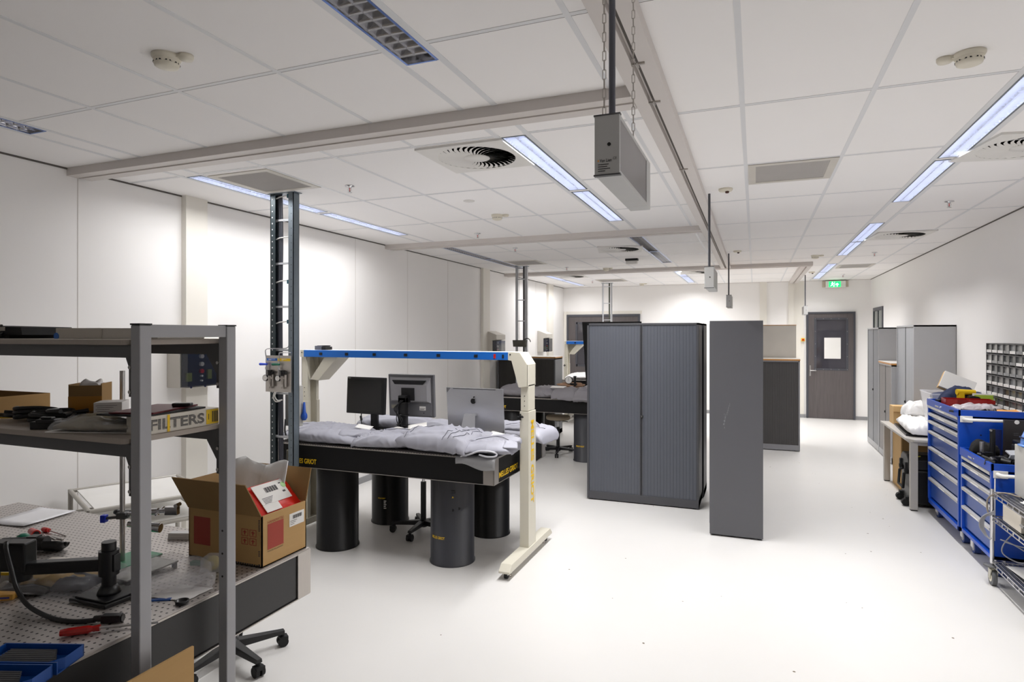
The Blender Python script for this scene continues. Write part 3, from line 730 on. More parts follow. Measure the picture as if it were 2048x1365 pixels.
# ------------------------------------------------------------------ tarps
def bundle(name, label, cx, cy, z, lx, ly, h, rz, seed, m, edge=None, sag=.03, roll=False, ex=2.6, crump=0.0, cat='tarp', group='folded grey tarps'):
    """a folded cloth bundle: rounded slab with soft folds; edge = y where it starts to hang over the table"""
    NX, NY = 104, 64; M = Matrix.Translation((cx, cy, z)) @ Matrix.Rotation(rz, 4, 'Z'); vs = []
    rnd = random.Random(seed); o = Vector((seed*3.7, seed*1.9, 0)); ph = rnd.uniform(0, 6); fa = rnd.uniform(.5, 1.1)
    for i in range(NX+1):
        u = -1+2*i/NX
        for j in range(NY):
            a = 2*PI*j/NY; ca, sa = math.cos(a), math.sin(a)
            yy = math.copysign(abs(ca)**.75, ca); zz = math.copysign(abs(sa)**.85, sa)
            k = max(0.0, 1-abs(u)**(ex*2.2))**(1/ex)
            k = .12+.88*k if abs(u) < 1 else .10
            x = u*lx/2; y = yy*ly/2*(.72+.28*k); zt = zz*h/2*k*(1+.18*math.sin(u*3+ph))+h/2*k
            p = Vector((x, y, zt))
            q = Vector((x*2.6+y*fa*1.6, y*5.0-x*1.5*fa, zt*4))+o
            w = Vector((noise.noise(q*.6+Vector((9, 3, 1))), noise.noise(q*.6+Vector((2, 7, 5))), 0))*.9
            f1 = 1-abs(noise.noise(Vector((q.x*.9, q.y*2.3, q.z))+w))*2
            f2 = 1-abs(noise.noise(Vector((q.x*2.6, q.y*1.2, q.z*1.4))+w*1.6+Vector((4, 4, 4))))*2
            top = .35+.65*max(0, zz)
            amp = .030*min(1, h/.12)
            r1 = max(0.0, f1)**3; r2 = max(0.0, f2)**2.5
            f3 = 1-abs(noise.noise(Vector((x*11+w.x*5, y*2.0+zt*5, seed))))*2          # short pleats along the front
            fr = max(0.0, -ca)*(.4+.6*max(0.0, 1-abs(zz)))
            p.z += (r1-.25)*amp*.85*top+(r2-.3)*amp*.28*top+w.x*.018*top
            p.x += w.x*.025; p.y += w.y*.022+(r2-.3)*.006-fr*(max(0.0, f3)**1.5-.3)*.010*min(1, h/.10)
            if crump:
                c1 = abs(noise.noise(q*3.1+Vector((1, 5, 2)))); c2 = abs(noise.noise(q*7.0+Vector((3, 1, 8))))
                p.z += (c1-.25)*crump*.05*top+(c2-.25)*crump*.022*top; p.x += (c2-.25)*crump*.02
            if roll and ca < -.1: p.y += .02*math.sin(zt/h*9)
            p.z = max(p.z, .002)
            p = M @ p
            if edge is not None and p.y < edge: 
                g_ = min(1.0, (edge-p.y)/.05); p.z -= sag*g_*(1.25-.6*(p.z-z)/h)
            vs.append(p)
    fs = [(i*NY+j, i*NY+(j+1) % NY, (i+1)*NY+(j+1) % NY, (i+1)*NY+j) for i in range(NX) for j in range(NY)]
    fs += [tuple(range(NY))[::-1], tuple(NX*NY+j for j in range(NY))]
    b = B(); b.add(vs, fs, 0, True)
    return b
def tarp(label, *a, hem=None, layers=None, **k):
    m = a[-1] if False else k.pop('m', TARP)
    t = thing('folded_tarp', label, 'tarp', (a[0], a[1], a[2]), 0, k.pop('group', 'folded grey tarps on the monitors table'))
    b = bundle('x', '', *a, m, **k)
    b.build('cloth', m, t)
    for dx, dy, dz, lx_, ly_, h_, rz_ in layers or ():
        k2 = dict(k); k2['edge'] = k.get('edge'); k2['sag'] = k.get('sag', .03)*.6
        bundle('x', '', a[0]+dx, a[1]+dy, a[2]+dz, lx_, ly_, h_, a[6]+rz_, a[7]+100+int(dx*50), m, **k2).build('folded_layer', m, t)
    # thin dark lines drawn along the top of the cloth
    vv = [v for o_ in kids(t) for v in (W[o_] @ q_.co for q_ in o_.data.vertices)]
    for path in hem or ():
        pts = []
        for p in spline([(x, y, 0) for x, y in path], 6):
            near = [v.z for v in vv if abs(v.x-p.x) < .014 and abs(v.y-p.y) < .014]
            if near: pts.append((p.x, p.y, max(near)+.0005))
        if len(pts) > 3: B().tube(pts, .002, 6).build('dark_line', mat('line_slate', (52, 52, 60), .7), t)
    return t
Z9 = .90
tarp('grey folded tarp at the left front of the monitors table beside the ladder mast', -3.47, 4.47, Z9, .86, .46, .120, -.04, 3, hem=[[(-3.80, 4.28), (-3.77, 4.40), (-3.70, 4.52), (-3.58, 4.60)]], edge=4.26, sag=.006, ex=2.2, layers=[(.30, -.02, .045, .30, .34, .075, .5), (-.20, .05, .06, .34, .30, .07, .3)])
tarp('narrow grey folded tarp in front of the black monitor', -2.85, 4.42, Z9, .50, .40, .110, .12, 8, hem=[[(-2.98, 4.42), (-2.86, 4.50), (-2.72, 4.52), (-2.62, 4.50)]], edge=4.25, sag=.018, layers=[(.10, .10, .05, .46, .16, .07, -.15)])
tarp('largest grey folded tarp in front of the silver computer, with dark lines', -2.36, 4.44, Z9, .68, .44, .165, -.06, 13, hem=[[(-2.24, 4.23), (-2.22, 4.32), (-2.16, 4.44), (-2.06, 4.54)], [(-2.19, 4.23), (-2.17, 4.32), (-2.11, 4.44), (-2.03, 4.52)], [(-2.15, 4.24), (-2.12, 4.33), (-2.07, 4.42)], [(-2.58, 4.24), (-2.57, 4.34), (-2.55, 4.44)]], edge=4.25, sag=.045, ex=2.6, layers=[(.20, .02, .07, .42, .10, .085, 1.05), (.27, .02, .05, .40, .10, .085, 1.0), (.34, .0, .03, .38, .10, .085, .95)])
tarp('rolled grey tarp at the near right corner of the monitors table', -1.91, 4.44, Z9+.012, .38, .40, .100, .14, 21, hem=[[(-2.04, 4.36), (-1.96, 4.44), (-1.86, 4.46), (-1.77, 4.44)]], edge=4.26, sag=.03, roll=True, layers=[(.0, .08, .055, .40, .20, .06, .1), (.16, .0, .04, .12, .30, .06, .2)])
t4 = [o for o in COL.objects if o.get('label', '').startswith('rolled grey tarp at the near')][0]
B().tube(spline([(-2.08, 4.232, .905), (-2.0, 4.222, .925), (-1.92, 4.215, .955), (-1.84, 4.225, .957), (-1.79, 4.245, .940), (-1.80, 4.235, .920), (-1.86, 4.222, .917), (-1.92, 4.22, .927)], 6), .0065, 8).build('hem_roll', mat('hem_pale', (206, 206, 212), .5), t4)
tarp('grey tarp bulging over the right edge of the monitors table behind the cream post', -1.92, 5.12, Z9, .56, .42, .130, -.10, 27, hem=[[(-2.05, 5.0), (-1.95, 5.12), (-1.82, 5.16), (-1.70, 5.12)]], layers=[(-.05, -.02, .075, .40, .30, .075, .2)])
tarp('grey tarp lying behind the black monitor at the back of the table', -3.25, 5.22, Z9, .76, .34, .13, .05, 31)
tarp('flat grey tarp lying behind the grey monitor and silver computer', -2.62, 5.20, Z9, .55, .34, .12, -.05, 37)
# grey plastic sheet hanging over the corner
sh = B(); vs = []
for i in range(13):
    x = -2.12+.325*i/12
    for j, (y, z) in enumerate(((4.50, .905), (4.30, .905), (4.235, .902), (4.222, .885), (4.222, .862), (4.225, .845+.012*math.sin(i*.6)))): vs.append((x, y+.002*math.sin(i*1.1), z-(.0 if j < 3 else .004*i*(j-2)/4)))
sh.add(vs, [(i*6+j, i*6+j+1, (i+1)*6+j+1, (i+1)*6+j) for i in range(12) for j in range(5)], 0, True)
sh.build('plastic_sheet', mat('sheet_grey', (150, 150, 152), .35), None, 'grey plastic sheet hanging over the near corner of the table under the rolled tarp', 'sheet', solid=.003)
def sheet(name, label, cx, cy, z, lx, ly, rz, rx=0, ry=0, m=PAPER, cat='paper', group=None, t_=.0015, curl=.0):
    b = B(rot((cx, cy, z), rz, rx, ry)); vs = []
    for i in range(7):
        for j in range(5):
            x, y = -lx/2+lx*i/6, -ly/2+ly*j/4
            vs.append((x, y, curl*((i-3)/3)**2+curl*.5*((j-2)/2)**2))
    b.add(vs, [(i*5+j, i*5+j+1, (i+1)*5+j+1, (i+1)*5+j) for i in range(6) for j in range(4)], 0, True)
    return b.build(name, m, None, label, cat, group, solid=t_)
sheet('paper_label', 'white paper label lying on the tarp left of the black monitor stand', -3.15, 4.52, 1.028, .14, .08, .2, .25, .15, group='white paper labels on the tarps')
sheet('paper_label', 'white paper label on the tarp between the two monitors', -2.83, 4.62, 1.005, .22, .09, -.35, .1, .1, group='white paper labels on the tarps')
sheet('paper_label', 'white paper label at the left end of the largest tarp', -2.68, 4.62, 1.05, .16, .14, .5, .1, -.15, group='white paper labels on the tarps')
sheet('paper_label', 'white paper label on the rolled tarp right of the silver computer', -1.90, 4.60, 1.018, .22, .10, -.15, .1, .12, group='white paper labels on the tarps')
# tarps on the second table
TD = dict(m=TARPD, group='folded grey tarps on the hose coil table')
tarp('dusky grey tarp at the left end of the hose coil table behind the silver computer', -3.31, 8.78, Z9, .60, .5, .15, .02, 41, **TD)
tarp('dusky grey tarp half hidden behind the cream post of the overhead frame', -2.90, 8.74, Z9, .44, .5, .14, .05, 45, edge=8.5, sag=.03, **TD)
tarp('dusky grey tarp right of the cream post in front of the tan hose', -2.54, 8.70, Z9, .40, .5, .15, .0, 49, edge=8.5, sag=.05, **TD)
tarp('rolled dusky grey tarp at the right against the dark tall cabinet', -2.19, 8.68, Z9, .42, .52, .15, -.05, 53, edge=8.5, sag=.07, roll=True, **TD)
t = thing('hose_coil', 'coil of tan hose lying on the far tarps', 'hose', (-2.62, 9.05, 1.03))
h = B()
for i in range(9): h.tube(arc((-2.62+.015*(i % 3), 9.05+.02*(i % 2), 1.028+.007*i), .20-.016*(i % 5), .2*i, .2*i+2*PI, 30), .009, 6, closed=False)
h.build('hose', TAUPE, t)
t = thing('pressure_gauge', 'round white pressure gauge with black valve on the tan hose coil', 'gauge', (-2.56, 8.86, 1.08))
M = rot((-2.57, 8.84, 1.15), .1)
B(M).cyl((0, .03, 0), (0, 0, 0), .055, 28).build('case', BLACK, t)
B(M).cyl((0, 0, 0), (0, -.003, 0), .049, 28).build('dial', PAPER, t)
B(M).box(-.002, .002, -.005, -.003, -.01, .035).build('needle', INK, t)
B(M).cyl((.09, .03, -.09), (.09, .03, .06), .018, 14).cyl((.02, .03, -.06), (.12, .03, -.06), .014, 12).box(.07, .11, .01, .05, .035, .06).build('valve', BLACK, t)
sheet('paper_sheet', 'white paper sheet lying on the far tarp below the hose coil', -2.66, 8.62, 1.065, .22, .12, .05, .15, 0)
sheet('plastic_cover', 'pale sheet on the rolled far tarp beside the dark cabinet', -2.20, 8.72, 1.07, .22, .22, -.2, .1, .0, m=mat('sheet_pale', (206, 206, 208), .5), cat='sheet')
B().box(-2.42, -2.05, 8.98, 9.2, .902, .985).build('folded_cloth', mat('cloth_sand', (188, 180, 168), .7), None, 'sand coloured folded cloth behind the rolled far tarp', 'cloth', bevel=.02)
b = bundle('x', '', -3.2, 12.75, .9, 1.0, .9, .10, .1, 61, None); b.build('draped_sheet', WHITEC, None, 'white sheet lying on the farthest optical table', 'sheet')

# ------------------------------------------------------------------ screens on the monitors table
t = thing('flat_monitor', 'black flat monitor with dark screen facing the camera', 'monitor', (-3.40, 4.95, Z9))
M = rot((-3.405, 4.90, 1.255), -.06, -.05)
B(M).box(-.215, .215, 0, .045, -.172, .172).build('case', BLACK, t, bevel=.006)
B(M).box(-.192, .192, -.0015, .002, -.145, .150).build('screen', SCREEN, t)
B(M).text('hp', (-.205, -.001, .156), (1, 0, 0), (0, 0, 1), .035, .009).build('badge', PAPER, t)
B().box(-3.375, -3.30, 4.945, 4.975, .92, 1.15).box(-3.385, -3.29, 4.94, 4.98, 1.10, 1.20).build('stand', BLACK, t, bevel=.004)
B().prism([(-3.46, 4.85), (-3.2, 4.85), (-3.18, 5.05), (-3.48, 5.05)], Z9, Z9+.02, 'z').build('foot', BLACK, t, bevel=.004)
B().tube(spline([(-3.46, 4.93, 1.10), (-3.45, 4.90, 1.04), (-3.42, 4.88, .98), (-3.36, 4.86, .93)]), .005, 6).cyl((-3.455, 4.905, 1.06), (-3.44, 4.895, 1.02), .011, 10).build('cable', BLACK, t)
t = thing('flat_monitor', 'grey monitor seen from behind on a black stand', 'monitor', (-2.86, 4.83, Z9))
M = rot((-2.86, 4.80, 1.28), .05, .06)
B(M).box(-.225, .225, .02, .055, -.19, .19).build('case', MONG, t, bevel=.005)
# back shell: sunken slot, bulge, lower arch
bk = B(M).prism([(-.20, -.175), (.20, -.175), (.20, .165), (-.20, .165)], .008, .02, 'y')
bk.add([(-.20, .008, .16), (.20, .008, .16), (.175, -.02, .10), (-.175, -.02, .10), (-.175, -.02, -.04), (.175, -.02, -.04), (.20, .008, -.06), (-.20, .008, -.06)],
       [(0, 1, 2, 3), (3, 2, 5, 4), (4, 5, 6, 7), (0, 3, 4, 7), (1, 6, 5, 2)])
bk.build('back_shell', MONG2, t)
B(M).prism([(-.165, .142), (.165, .142), (.14, .108), (-.14, .108)], -.022, .004, 'y').build('vent_slot', BLACKM, t)
B(M).box(-.20, .20, .004, .012, -.175, -.06).build('lower_panel', MONG, t)
B(M).box(-.07, .055, -.030, -.018, -.035, .075).build('mount_plate', BLACKM, t)
B(M).box(-.19, -.10, .001, .006, -.115, -.085).build('type_label', mat('label_olive', (150, 146, 130), .5), t)
lb = B(M).box(.09, .15, .001, .006, -.125, -.09); lb.build('white_label', PAPER, t)
B(M).box(.095, .145, .0004, .0012, -.112, -.109).box(.095, .135, .0004, .0012, -.118, -.115).build('label_text', INK, t)
B(M).cyl((.13, .004, -.15), (.13, .012, -.15), .006, 10).build('lock_hole', BLACKM, t)
B().box(-2.93, -2.85, 4.71, 4.755, .91, 1.275).box(-2.93, -2.85, 4.71, 4.80, 1.225, 1.29).build('stand', BLACK, t, bevel=.006)
B().lathe([(0, 0), (.12, 0), (.12, .012), (.05, .02), (0, .02)], (-2.88, 4.745, Z9), 28).build('foot', BLACK, t)
cb = B()
for i in range(4):
    s_ = -1 if i % 2 else 1
    cb.tube(spline([(-2.90+.01*i, 4.70, 1.25), (-2.925-.012*i, 4.695, 1.17), (-2.93+.02*i, 4.69, 1.08), (-2.90+.012*i*s_, 4.695, 1.0), (-2.89+.015*i, 4.70, .93)]), .004, 6)
for z in (1.0, 1.03, 1.12): cb.tube([(-2.935, 4.705, z), (-2.935, 4.70, z+.004), (-2.845, 4.70, z-.004), (-2.84, 4.71, z-.006), (-2.84, 4.76, z), (-2.935, 4.76, z)], .004, 6, closed=True)
cb.build('cables', BLACK, t)
t = thing('desktop_computer', 'silver all-in-one computer seen from behind, black apple mark on its back', 'computer', (-2.23, 4.80, Z9))
M = rot((-2.228, 4.81, 1.175), .0, .10)
vs = []; NXs, NZs = 12, 8
for i in range(NXs+1):
    for j in range(NZs+1):
        u, v = -1+2*i/NXs, -1+2*j/NZs
        vs.append((u*.264, -.028*(1-abs(u)**2.4)*(1-abs(v)**2.4), v*.195))
b = B(M); b.add(vs, [(i*(NZs+1)+j, (i+1)*(NZs+1)+j, (i+1)*(NZs+1)+j+1, i*(NZs+1)+j+1) for i in range(NXs) for j in range(NZs)], 0, True)
b.box(-.264, .264, .0, .012, -.195, .195); b.build('body', SILVER, t)
B(M).box(-.20, .20, -.003, .0, .186, .190).build('top_slot', BLACKM, t)
B(M).box(-.262, .262, .012, .016, -.193, .193).build('screen', SCREEN, t)
# apple mark: bitten fruit with a leaf
ap = []
for i in range(40):
    a = 2*PI*i/40; r = 1.0-.10*math.exp(-((a-PI/2)/.30)**2)-.06*math.exp(-((a-3*PI/2)/.25)**2)
    if math.cos(a) > 0 and abs(math.sin(a)-.12) < .42: r = min(r, 1.0-.32*(1-((math.sin(a)-.12)/.42)**2))
    ap.append((-r*math.cos(a)*-.023, r*math.sin(a)*.024))
lg = B(M).prism([(x, .09+z) for x, z in ap], -.0312, -.029, 'y')
lg.prism([(.001, .118), (.013, .121), (.015, .133), (.004, .129)], -.0315, -.027, 'y')
lg.build('logo_mark', BLACKM, t)
st = B(Matrix.Translation((0, .04, 0))); pf = [(-.008, 4.78, 1.16), (0, 4.70, 1.13), (0, 4.655, .985), (0, 4.655, .912)]
for (xa, ya, za), (xb, yb, zb), wa, wb in (((0, 4.76, 1.155), (0, 4.72, 1.15), .052, .052), ((0, 4.72, 1.15), (0, 4.65, .915), .052, .078), ((0, 4.65, .915), (0, 4.86, .905), .09, .095)):
    st.add([(-2.255-wa, ya, za), (-2.255+wa, ya, za), (-2.255+wb, yb, zb), (-2.255-wb, yb, zb), (-2.255-wa, ya, za-.012), (-2.255+wa, ya, za-.012), (-2.255+wb, yb, zb-.012 if zb > .91 else zb-.004), (-2.255-wb, yb, zb-.012 if zb > .91 else zb-.004)],
           [(0, 1, 2, 3), (4, 7, 6, 5), (0, 3, 7, 4), (1, 5, 6, 2), (0, 4, 5, 1), (3, 2, 6, 7)])
st.build('stand', SILVER, t)
B(rot((-2.255, 4.700, .965), 0, -.29)).cyl((0, 0, 0), (0, -.012, 0), .030, 24).build('cable_hole', BLACKM, t)

# ------------------------------------------------------------------ stools
def stool(label, cx, cy, ang, seat_z, seat_r, seat_m, group='swivel stools', base_r=.29):
    t = thing('swivel_stool', label, 'stool', (cx, cy, 0), 0, group)
    hub = B().lathe([(0, .05), (.035, .05), (.045, .075), (.045, .105), (.035, .115), (0, .115)], (cx, cy, 0), 20)
    bs = hub.build('base_hub', BLACK, t)
    for i in range(5):
        a = ang+2*PI*i/5; M = rot((cx, cy, 0), a)
        arm = B(M); R = base_r
        arm.add([(.03, -.030, .068), (.03, .030, .068), (.03, .026, .112), (.03, -.026, .112), (R, -.020, .072), (R, .020, .072), (R, .016, .094), (R, -.016, .094)],
                [(0, 3, 2, 1), (4, 5, 6, 7), (0, 1, 5, 4), (1, 2, 6, 5), (2, 3, 7, 6), (3, 0, 4, 7)])
        ar = arm.build('base_arm', BLACK, t, bevel=.004)
        B(M).cyl((R-.01, 0, .05), (R-.01, 0, .075), .011, 10).cyl((R-.01, -.026, .029), (R-.01, -.006, .029), .029, 18).cyl((R-.01, .006, .029), (R-.01, .026, .029), .029, 18).box(R-.03, R+.018, -.024, .024, .04, .058).build('caster', BLACKM, t)
    B().cyl((cx, cy, .10), (cx, cy, .10+(seat_z-.14)*.70), .026, 16).build('column', BLACK, t)
    B().cyl((cx, cy, .10+(seat_z-.14)*.70), (cx, cy, seat_z-.06), .014, 14).build('gas_piston', CHROME, t)
    B().cyl((cx, cy, seat_z-.085), (cx, cy, seat_z-.06), .055, 16).tube([(cx+.03, cy, seat_z-.075), (cx+.16, cy-.03, seat_z-.085)], .006, 8).build('seat_plate', BLACK, t)
    B().lathe([(0, -.06), (seat_r*.93, -.06), (seat_r, -.045), (seat_r, -.018), (seat_r*.94, -.003), (0, 0)], (cx, cy, seat_z), 40).build('seat', seat_m, t)
    return t
stool('black five-star stool under the monitors table, seat hidden behind the table edge', -2.86, 5.04, -2.75, .66, .17, BLACK)
stool('stool with round beige seat under the hose coil table', -2.80, 9.06, -1.34, .59, .185, SEAT, base_r=.32)
stool('black stool behind the foreground table, only two wheeled feet showing', -2.74, 2.66, .98, .55, .18, BLACK)
# ------------------------------------------------------------------ ladder masts between floor and ceiling
def mast(label, x0, x1, y0, dark, rungs, holes=True):
    t = thing('ladder_mast', label, 'ladder mast', ((x0+x1)/2, y0+.04, 0), 0, 'ladder masts along the left wall')
    mL, mR = (GALVD, GALV) if dark else (GALVL, GALVL)  # left upright darker: shade inside its channel put into the colour
    w = .052 if dark else .03
    B().box(x0, x0+.006, y0, y0+.07, 0, H).box(x0, x0+w, y0, y0+.005, 0, H).box(x0, x0+.02, y0+.065, y0+.07, 0, H).build('upright', mL, t)
    B().box(x1-.006, x1, y0, y0+.07, 0, H).box(x1-w, x1, y0, y0+.005, 0, H).box(x1-.012, x1, y0+.065, y0+.07, 0, H).build('upright', mR, t)
    if holes:
        h = B()
        z = .1
        while z < H-.05:
            h.cyl((x0+.022, y0-.0006, z), (x0+.022, y0, z), .006, 8); z += .05
        h.build('perforation', mat('hole_pale', (196, 196, 196), .6), t)
        h = B(); z = .12
        while z < H-.05:
            h.cyl((x1-.022, y0-.0006, z), (x1-.022, y0, z), .004, 8); z += .06
        h.build('perforation', GALVD, t)
    z = .25
    while z < H:
        B().box(x0+.006, x1-.006, y0+.025, y0+.05, z, z+.016).build('rung', GALVL, t)
        z += rungs
    B().box(x0-.02, x1+.02, y0-.01, y0+.08, H-.006, H).build('head_plate', GALV, t)
    B().box(x0-.02, x1+.02, y0-.01, y0+.08, 0, .008).build('foot_plate', GALV, t)
    return t
m1 = mast('nearest ladder mast of perforated steel with dark conduits and a gas panel', -3.755, -3.515, 4.06, True, .36)
for x, r in ((-3.702, .008), (-3.686, .010), (-3.668, .008)):
    B().tube(spline([(x+.01, 4.10, .55), (x, 4.105, 1.2), (x-.004, 4.10, 2.0), (x+.004, 4.10, 2.6), (x-.004, 4.10, H)], 6), r, 8).build('conduit', PIPE, m1)
B().cyl((-3.585, 4.10, 1.75), (-3.585, 4.10, H), .004, 8).build('gas_pipe', CHROME, m1)
tt = B()
for z in (1.92, 2.26, 2.62, 2.96): tt.tube([(-3.715, 4.085, z), (-3.67, 4.08, z+.01), (-3.62, 4.085, z+.015), (-3.57, 4.10, z+.02)], .005, 6)
tt.split('cable_tie', PAPER, m1)
cl = B()
for z in (1.93, 2.26, 2.97): cl.box(-3.60, -3.565, 4.08, 4.12, z-.012, z+.02)
cl.split('pipe_clamp', mat('clamp_teal', (20, 84, 100), .5), m1)
# gas panel
t = thing('gas_panel', 'steel gas panel with two gauges, blue and yellow labels, on the nearest ladder mast', 'gas panel', (-3.645, 4.02, 1.355))
B().box(-3.776, -3.515, 4.03, 4.036, 1.355, 1.655).build('plate', STEELB, t)
B().box(-3.772, -3.655, 4.0288, 4.03, 1.612, 1.632).build('blue_label', BLUE, t)
B().box(-3.648, -3.52, 4.0288, 4.03, 1.610, 1.632).build('yellow_label', YEL, t)
q = B()
for x0, ws in ((-3.755, (.07, .03)), (-3.62, (.05, .02))):
    for i, w in enumerate(ws): q.box(x0+.01, x0+.01+w, 4.028, 4.029, 1.624-.007*i, 1.627-.007*i)
q.build('label_text', PAPER, t)
for x in (-3.735, -3.605):
    B().cyl((x-.025, 4.005, 1.47), (x-.025, 4.02, 1.47), .026, 22).build('gauge', BLACK, t)
    B().cyl((x-.025, 4.003, 1.47), (x-.025, 4.0055, 1.47), .022, 22).box(x-.026, x-.024, 4.002, 4.004, 1.465, 1.487).build('gauge_dial', PAPER, t)
    B().cyl((x+.02, 4.01, 1.49), (x+.02, 4.01, 1.53), .017, 14).cyl((x+.02, 4.01, 1.53), (x+.02, 4.01, 1.536), .020, 14).cyl((x+.05, 4.01, 1.505), (x+.05, 4.01, 1.525), .013, 12).build('regulator_knob', BLACK, t)
    B().cyl((x+.02, 4.012, 1.44), (x+.02, 4.012, 1.49), .015, 12).cyl((x+.05, 4.012, 1.40), (x+.05, 4.012, 1.50), .009, 10).cyl((x-.01, 4.012, 1.47), (x+.05, 4.012, 1.47), .008, 10).cyl((x+.02, 4.012, 1.385), (x+.02, 4.012, 1.44), .012, 12).box(x+.005, x+.035, 4.0, 4.02, 1.40, 1.42).build('regulator_body', STEELB, t)
    B().cyl((x-.015, 4.01, 1.49), (x-.015, 4.01, 1.60), .006, 10).cyl((x-.015, 4.01, 1.54), (x-.015, 4.01, 1.56), .010, 10).build('riser_pipe', CHROME, t)
    B().cyl((x-.07, 4.0, 1.583), (x-.005, 4.005, 1.583), .011, 12, r2=.008).sphere((x-.07, 4.0, 1.583), .0105, 10).build('valve_handle', mat('valve_blue', (30, 70, 210), .4) if x < -3.7 else GREEND, t)
B().tube(spline([(-3.76, 4.03, 1.60), (-3.775, 4.03, 1.66), (-3.77, 4.03, 1.705), (-3.70, 4.05, 1.712), (-3.60, 4.07, 1.715), (-3.585, 4.09, 1.75), (-3.585, 4.10, 1.85)], 5), .004, 8).tube(spline([(-3.63, 4.03, 1.60), (-3.635, 4.03, 1.665), (-3.62, 4.03, 1.678), (-3.51, 4.03, 1.68)], 5), .004, 8).build('supply_pipe', CHROME, t)
B().tube(spline([(-3.69, 4.04, 1.36), (-3.705, 4.04, 1.31), (-3.68, 4.04, 1.275), (-3.64, 4.05, 1.28)], 6), .005, 6).tube(spline([(-3.675, 4.04, 1.36), (-3.69, 4.04, 1.32), (-3.66, 4.04, 1.285), (-3.62, 4.05, 1.29)], 6), .005, 6).build('white_tube', PAPER, t)
t = thing('socket_box', 'grey electrical box with yellow wire hanging behind the nearest ladder mast', 'electrical box', (-3.56, 4.18, 1.0))
B().box(-3.68, -3.535, 4.15, 4.20, 1.06, 1.40).build('case', mat('box_grey', (178, 176, 172), .5), t, bevel=.004)
B().tube(spline([(-3.61, 4.13, 1.30), (-3.60, 4.12, 1.10), (-3.61, 4.12, .98), (-3.595, 4.12, .85), (-3.60, 4.12, .72)], 6), .004, 6).build('earth_wire', mat('wire_olive', (170, 166, 60), .5), t)
B().tube(spline([(-3.65, 4.12, 1.12), (-3.655, 4.12, 1.02), (-3.63, 4.12, .97), (-3.60, 4.12, 1.02), (-3.60, 4.12, 1.08)], 6), .007, 8).build('cable_loop', GREYD, t)
t = thing('cable_plug', 'blue plug hanging beside the nearest ladder mast above the table', 'plug', (-3.515, 4.19, 1.11))
B().lathe([(0, 0), (.015, 0), (.026, .02), (.026, .045), (.014, .07), (.009, .15), (0, .15)], (-3.515, 4.19, 1.11), 16).build('body', mat('plug_blue', (20, 76, 170), .5), t)
B().box(-3.66, -3.575, 4.14, 4.2, .66, .86).build('socket_block', mat('block_olive', (150, 146, 134), .5), None, 'beige socket block behind the nearest ladder mast above the carton', 'socket block', bevel=.004)
m2 = mast('second ladder mast of pale steel, far left, with a dark cable basket', -3.84, -3.64, 9.95, False, .36, False)
B().box(-3.72, -3.69, 9.99, 10.01, .8, H).build('conduit', GREYD, m2)
B().tube([(-3.79, 9.98, 1.75), (-3.79, 9.98, H)], .004, 6).build('gas_pipe', CHROME, m2)
bk = B().lathe([(.115, 0), (.125, .11)], (-3.73, 9.87, 1.62), 24)
bk.f = bk.f[:24]; bk.m = bk.m[:24]; bk.sm = bk.sm[:24]
bk.cyl((-3.73, 9.87, 1.62), (-3.73, 9.87, 1.623), .115, 24).tube(arc((-3.60, 9.87, 1.70), .06, 0, PI, 10, 'xz'), .006, 6)
bk.build('cable_basket', mat('basket_olive', (82, 80, 72), .6), m2, solid=.004)
B().box(-3.75, -3.71, 9.88, 9.95, 1.20, 1.27).cyl((-3.73, 9.86, 1.17), (-3.73, 9.93, 1.17), .035, 14).build('blue_socket', mat('socket_blue', (24, 60, 130), .5), m2)
m3 = mast('third ladder mast of pale steel near the double door above the dark tall cabinet', -3.25, -3.03, 13.92, False, .38, False)
B().box(-3.11, -3.08, 13.96, 13.98, .8, H).build('conduit', mat('conduit_olive', (84, 88, 76), .5), m3)

# ------------------------------------------------------------------ wall boxes with smoked covers
def wallbox(label, y0, z0, deep=.2):
    t = thing('wall_socket_cabinet', label, 'socket cabinet', (XL, y0+.2, z0), 0, 'socket cabinets on the left wall')
    x0, x1 = XL, XL+deep; w = .42
    B().prism([(x0, z0), (x1-.06, z0), (x1-.06, z0+.29), (x1-.06, z0+.30), (x1+.02, z0+.31), (x1+.02, z0+.40), (x0+.03, z0+.47), (x0, z0+.47)], y0, y0+w, 'y').build('case', CREAMB, t, bevel=.004)
    B().box(x1-.06, x1+.02, y0+.01, y0+w-.01, z0+.005, z0+.295).build('smoked_cover', SMOKE, t)
    B().box(x1-.06, x1-.052, y0+.02, y0+w-.02, z0+.01, z0+.29).build('inner_panel', mat('panel_night', (40, 44, 56), .4), t)
    s = B()
    for z, r, m_ in ((.255, .018, 0), (.19, .018, 0), (.13, .018, 1), (.09, .008, 0), (.05, .007, 0)): s.cyl((x1-.052, y0+.2, z0+z), (x1-.03, y0+.2, z0+z), r, 16, m=m_)
    s.box(x1-.052, x1-.035, y0+.05, y0+.10, z0+.05, z0+.12, 2).box(x1-.052, x1-.035, y0+.26, y0+.30, z0+.06, z0+.14, 2)
    s.build('sockets', [PAPER, RED, mat('socket_lime', (120, 130, 70), .5)], t)
    B().sphere((x1+.0, y0+.06, z0+.005), .01, 8).sphere((x1+.0, y0+.2, z0+.005), .01, 8).sphere((x1, y0+.36, z0+.005), .01, 8).build('cover_screws', mat('screw_navy', (16, 24, 80), .4), t)
    return t
wallbox('socket cabinet with smoked cover on the left wall, seen between the rack shelves', 3.70, 1.39)
wallbox('grey sloped socket cabinet on the left wall behind the silver computer', 10.15, 1.42)
wallbox('pale socket cabinet on the left wall in the brightly lit far corner', 13.0, 1.44)

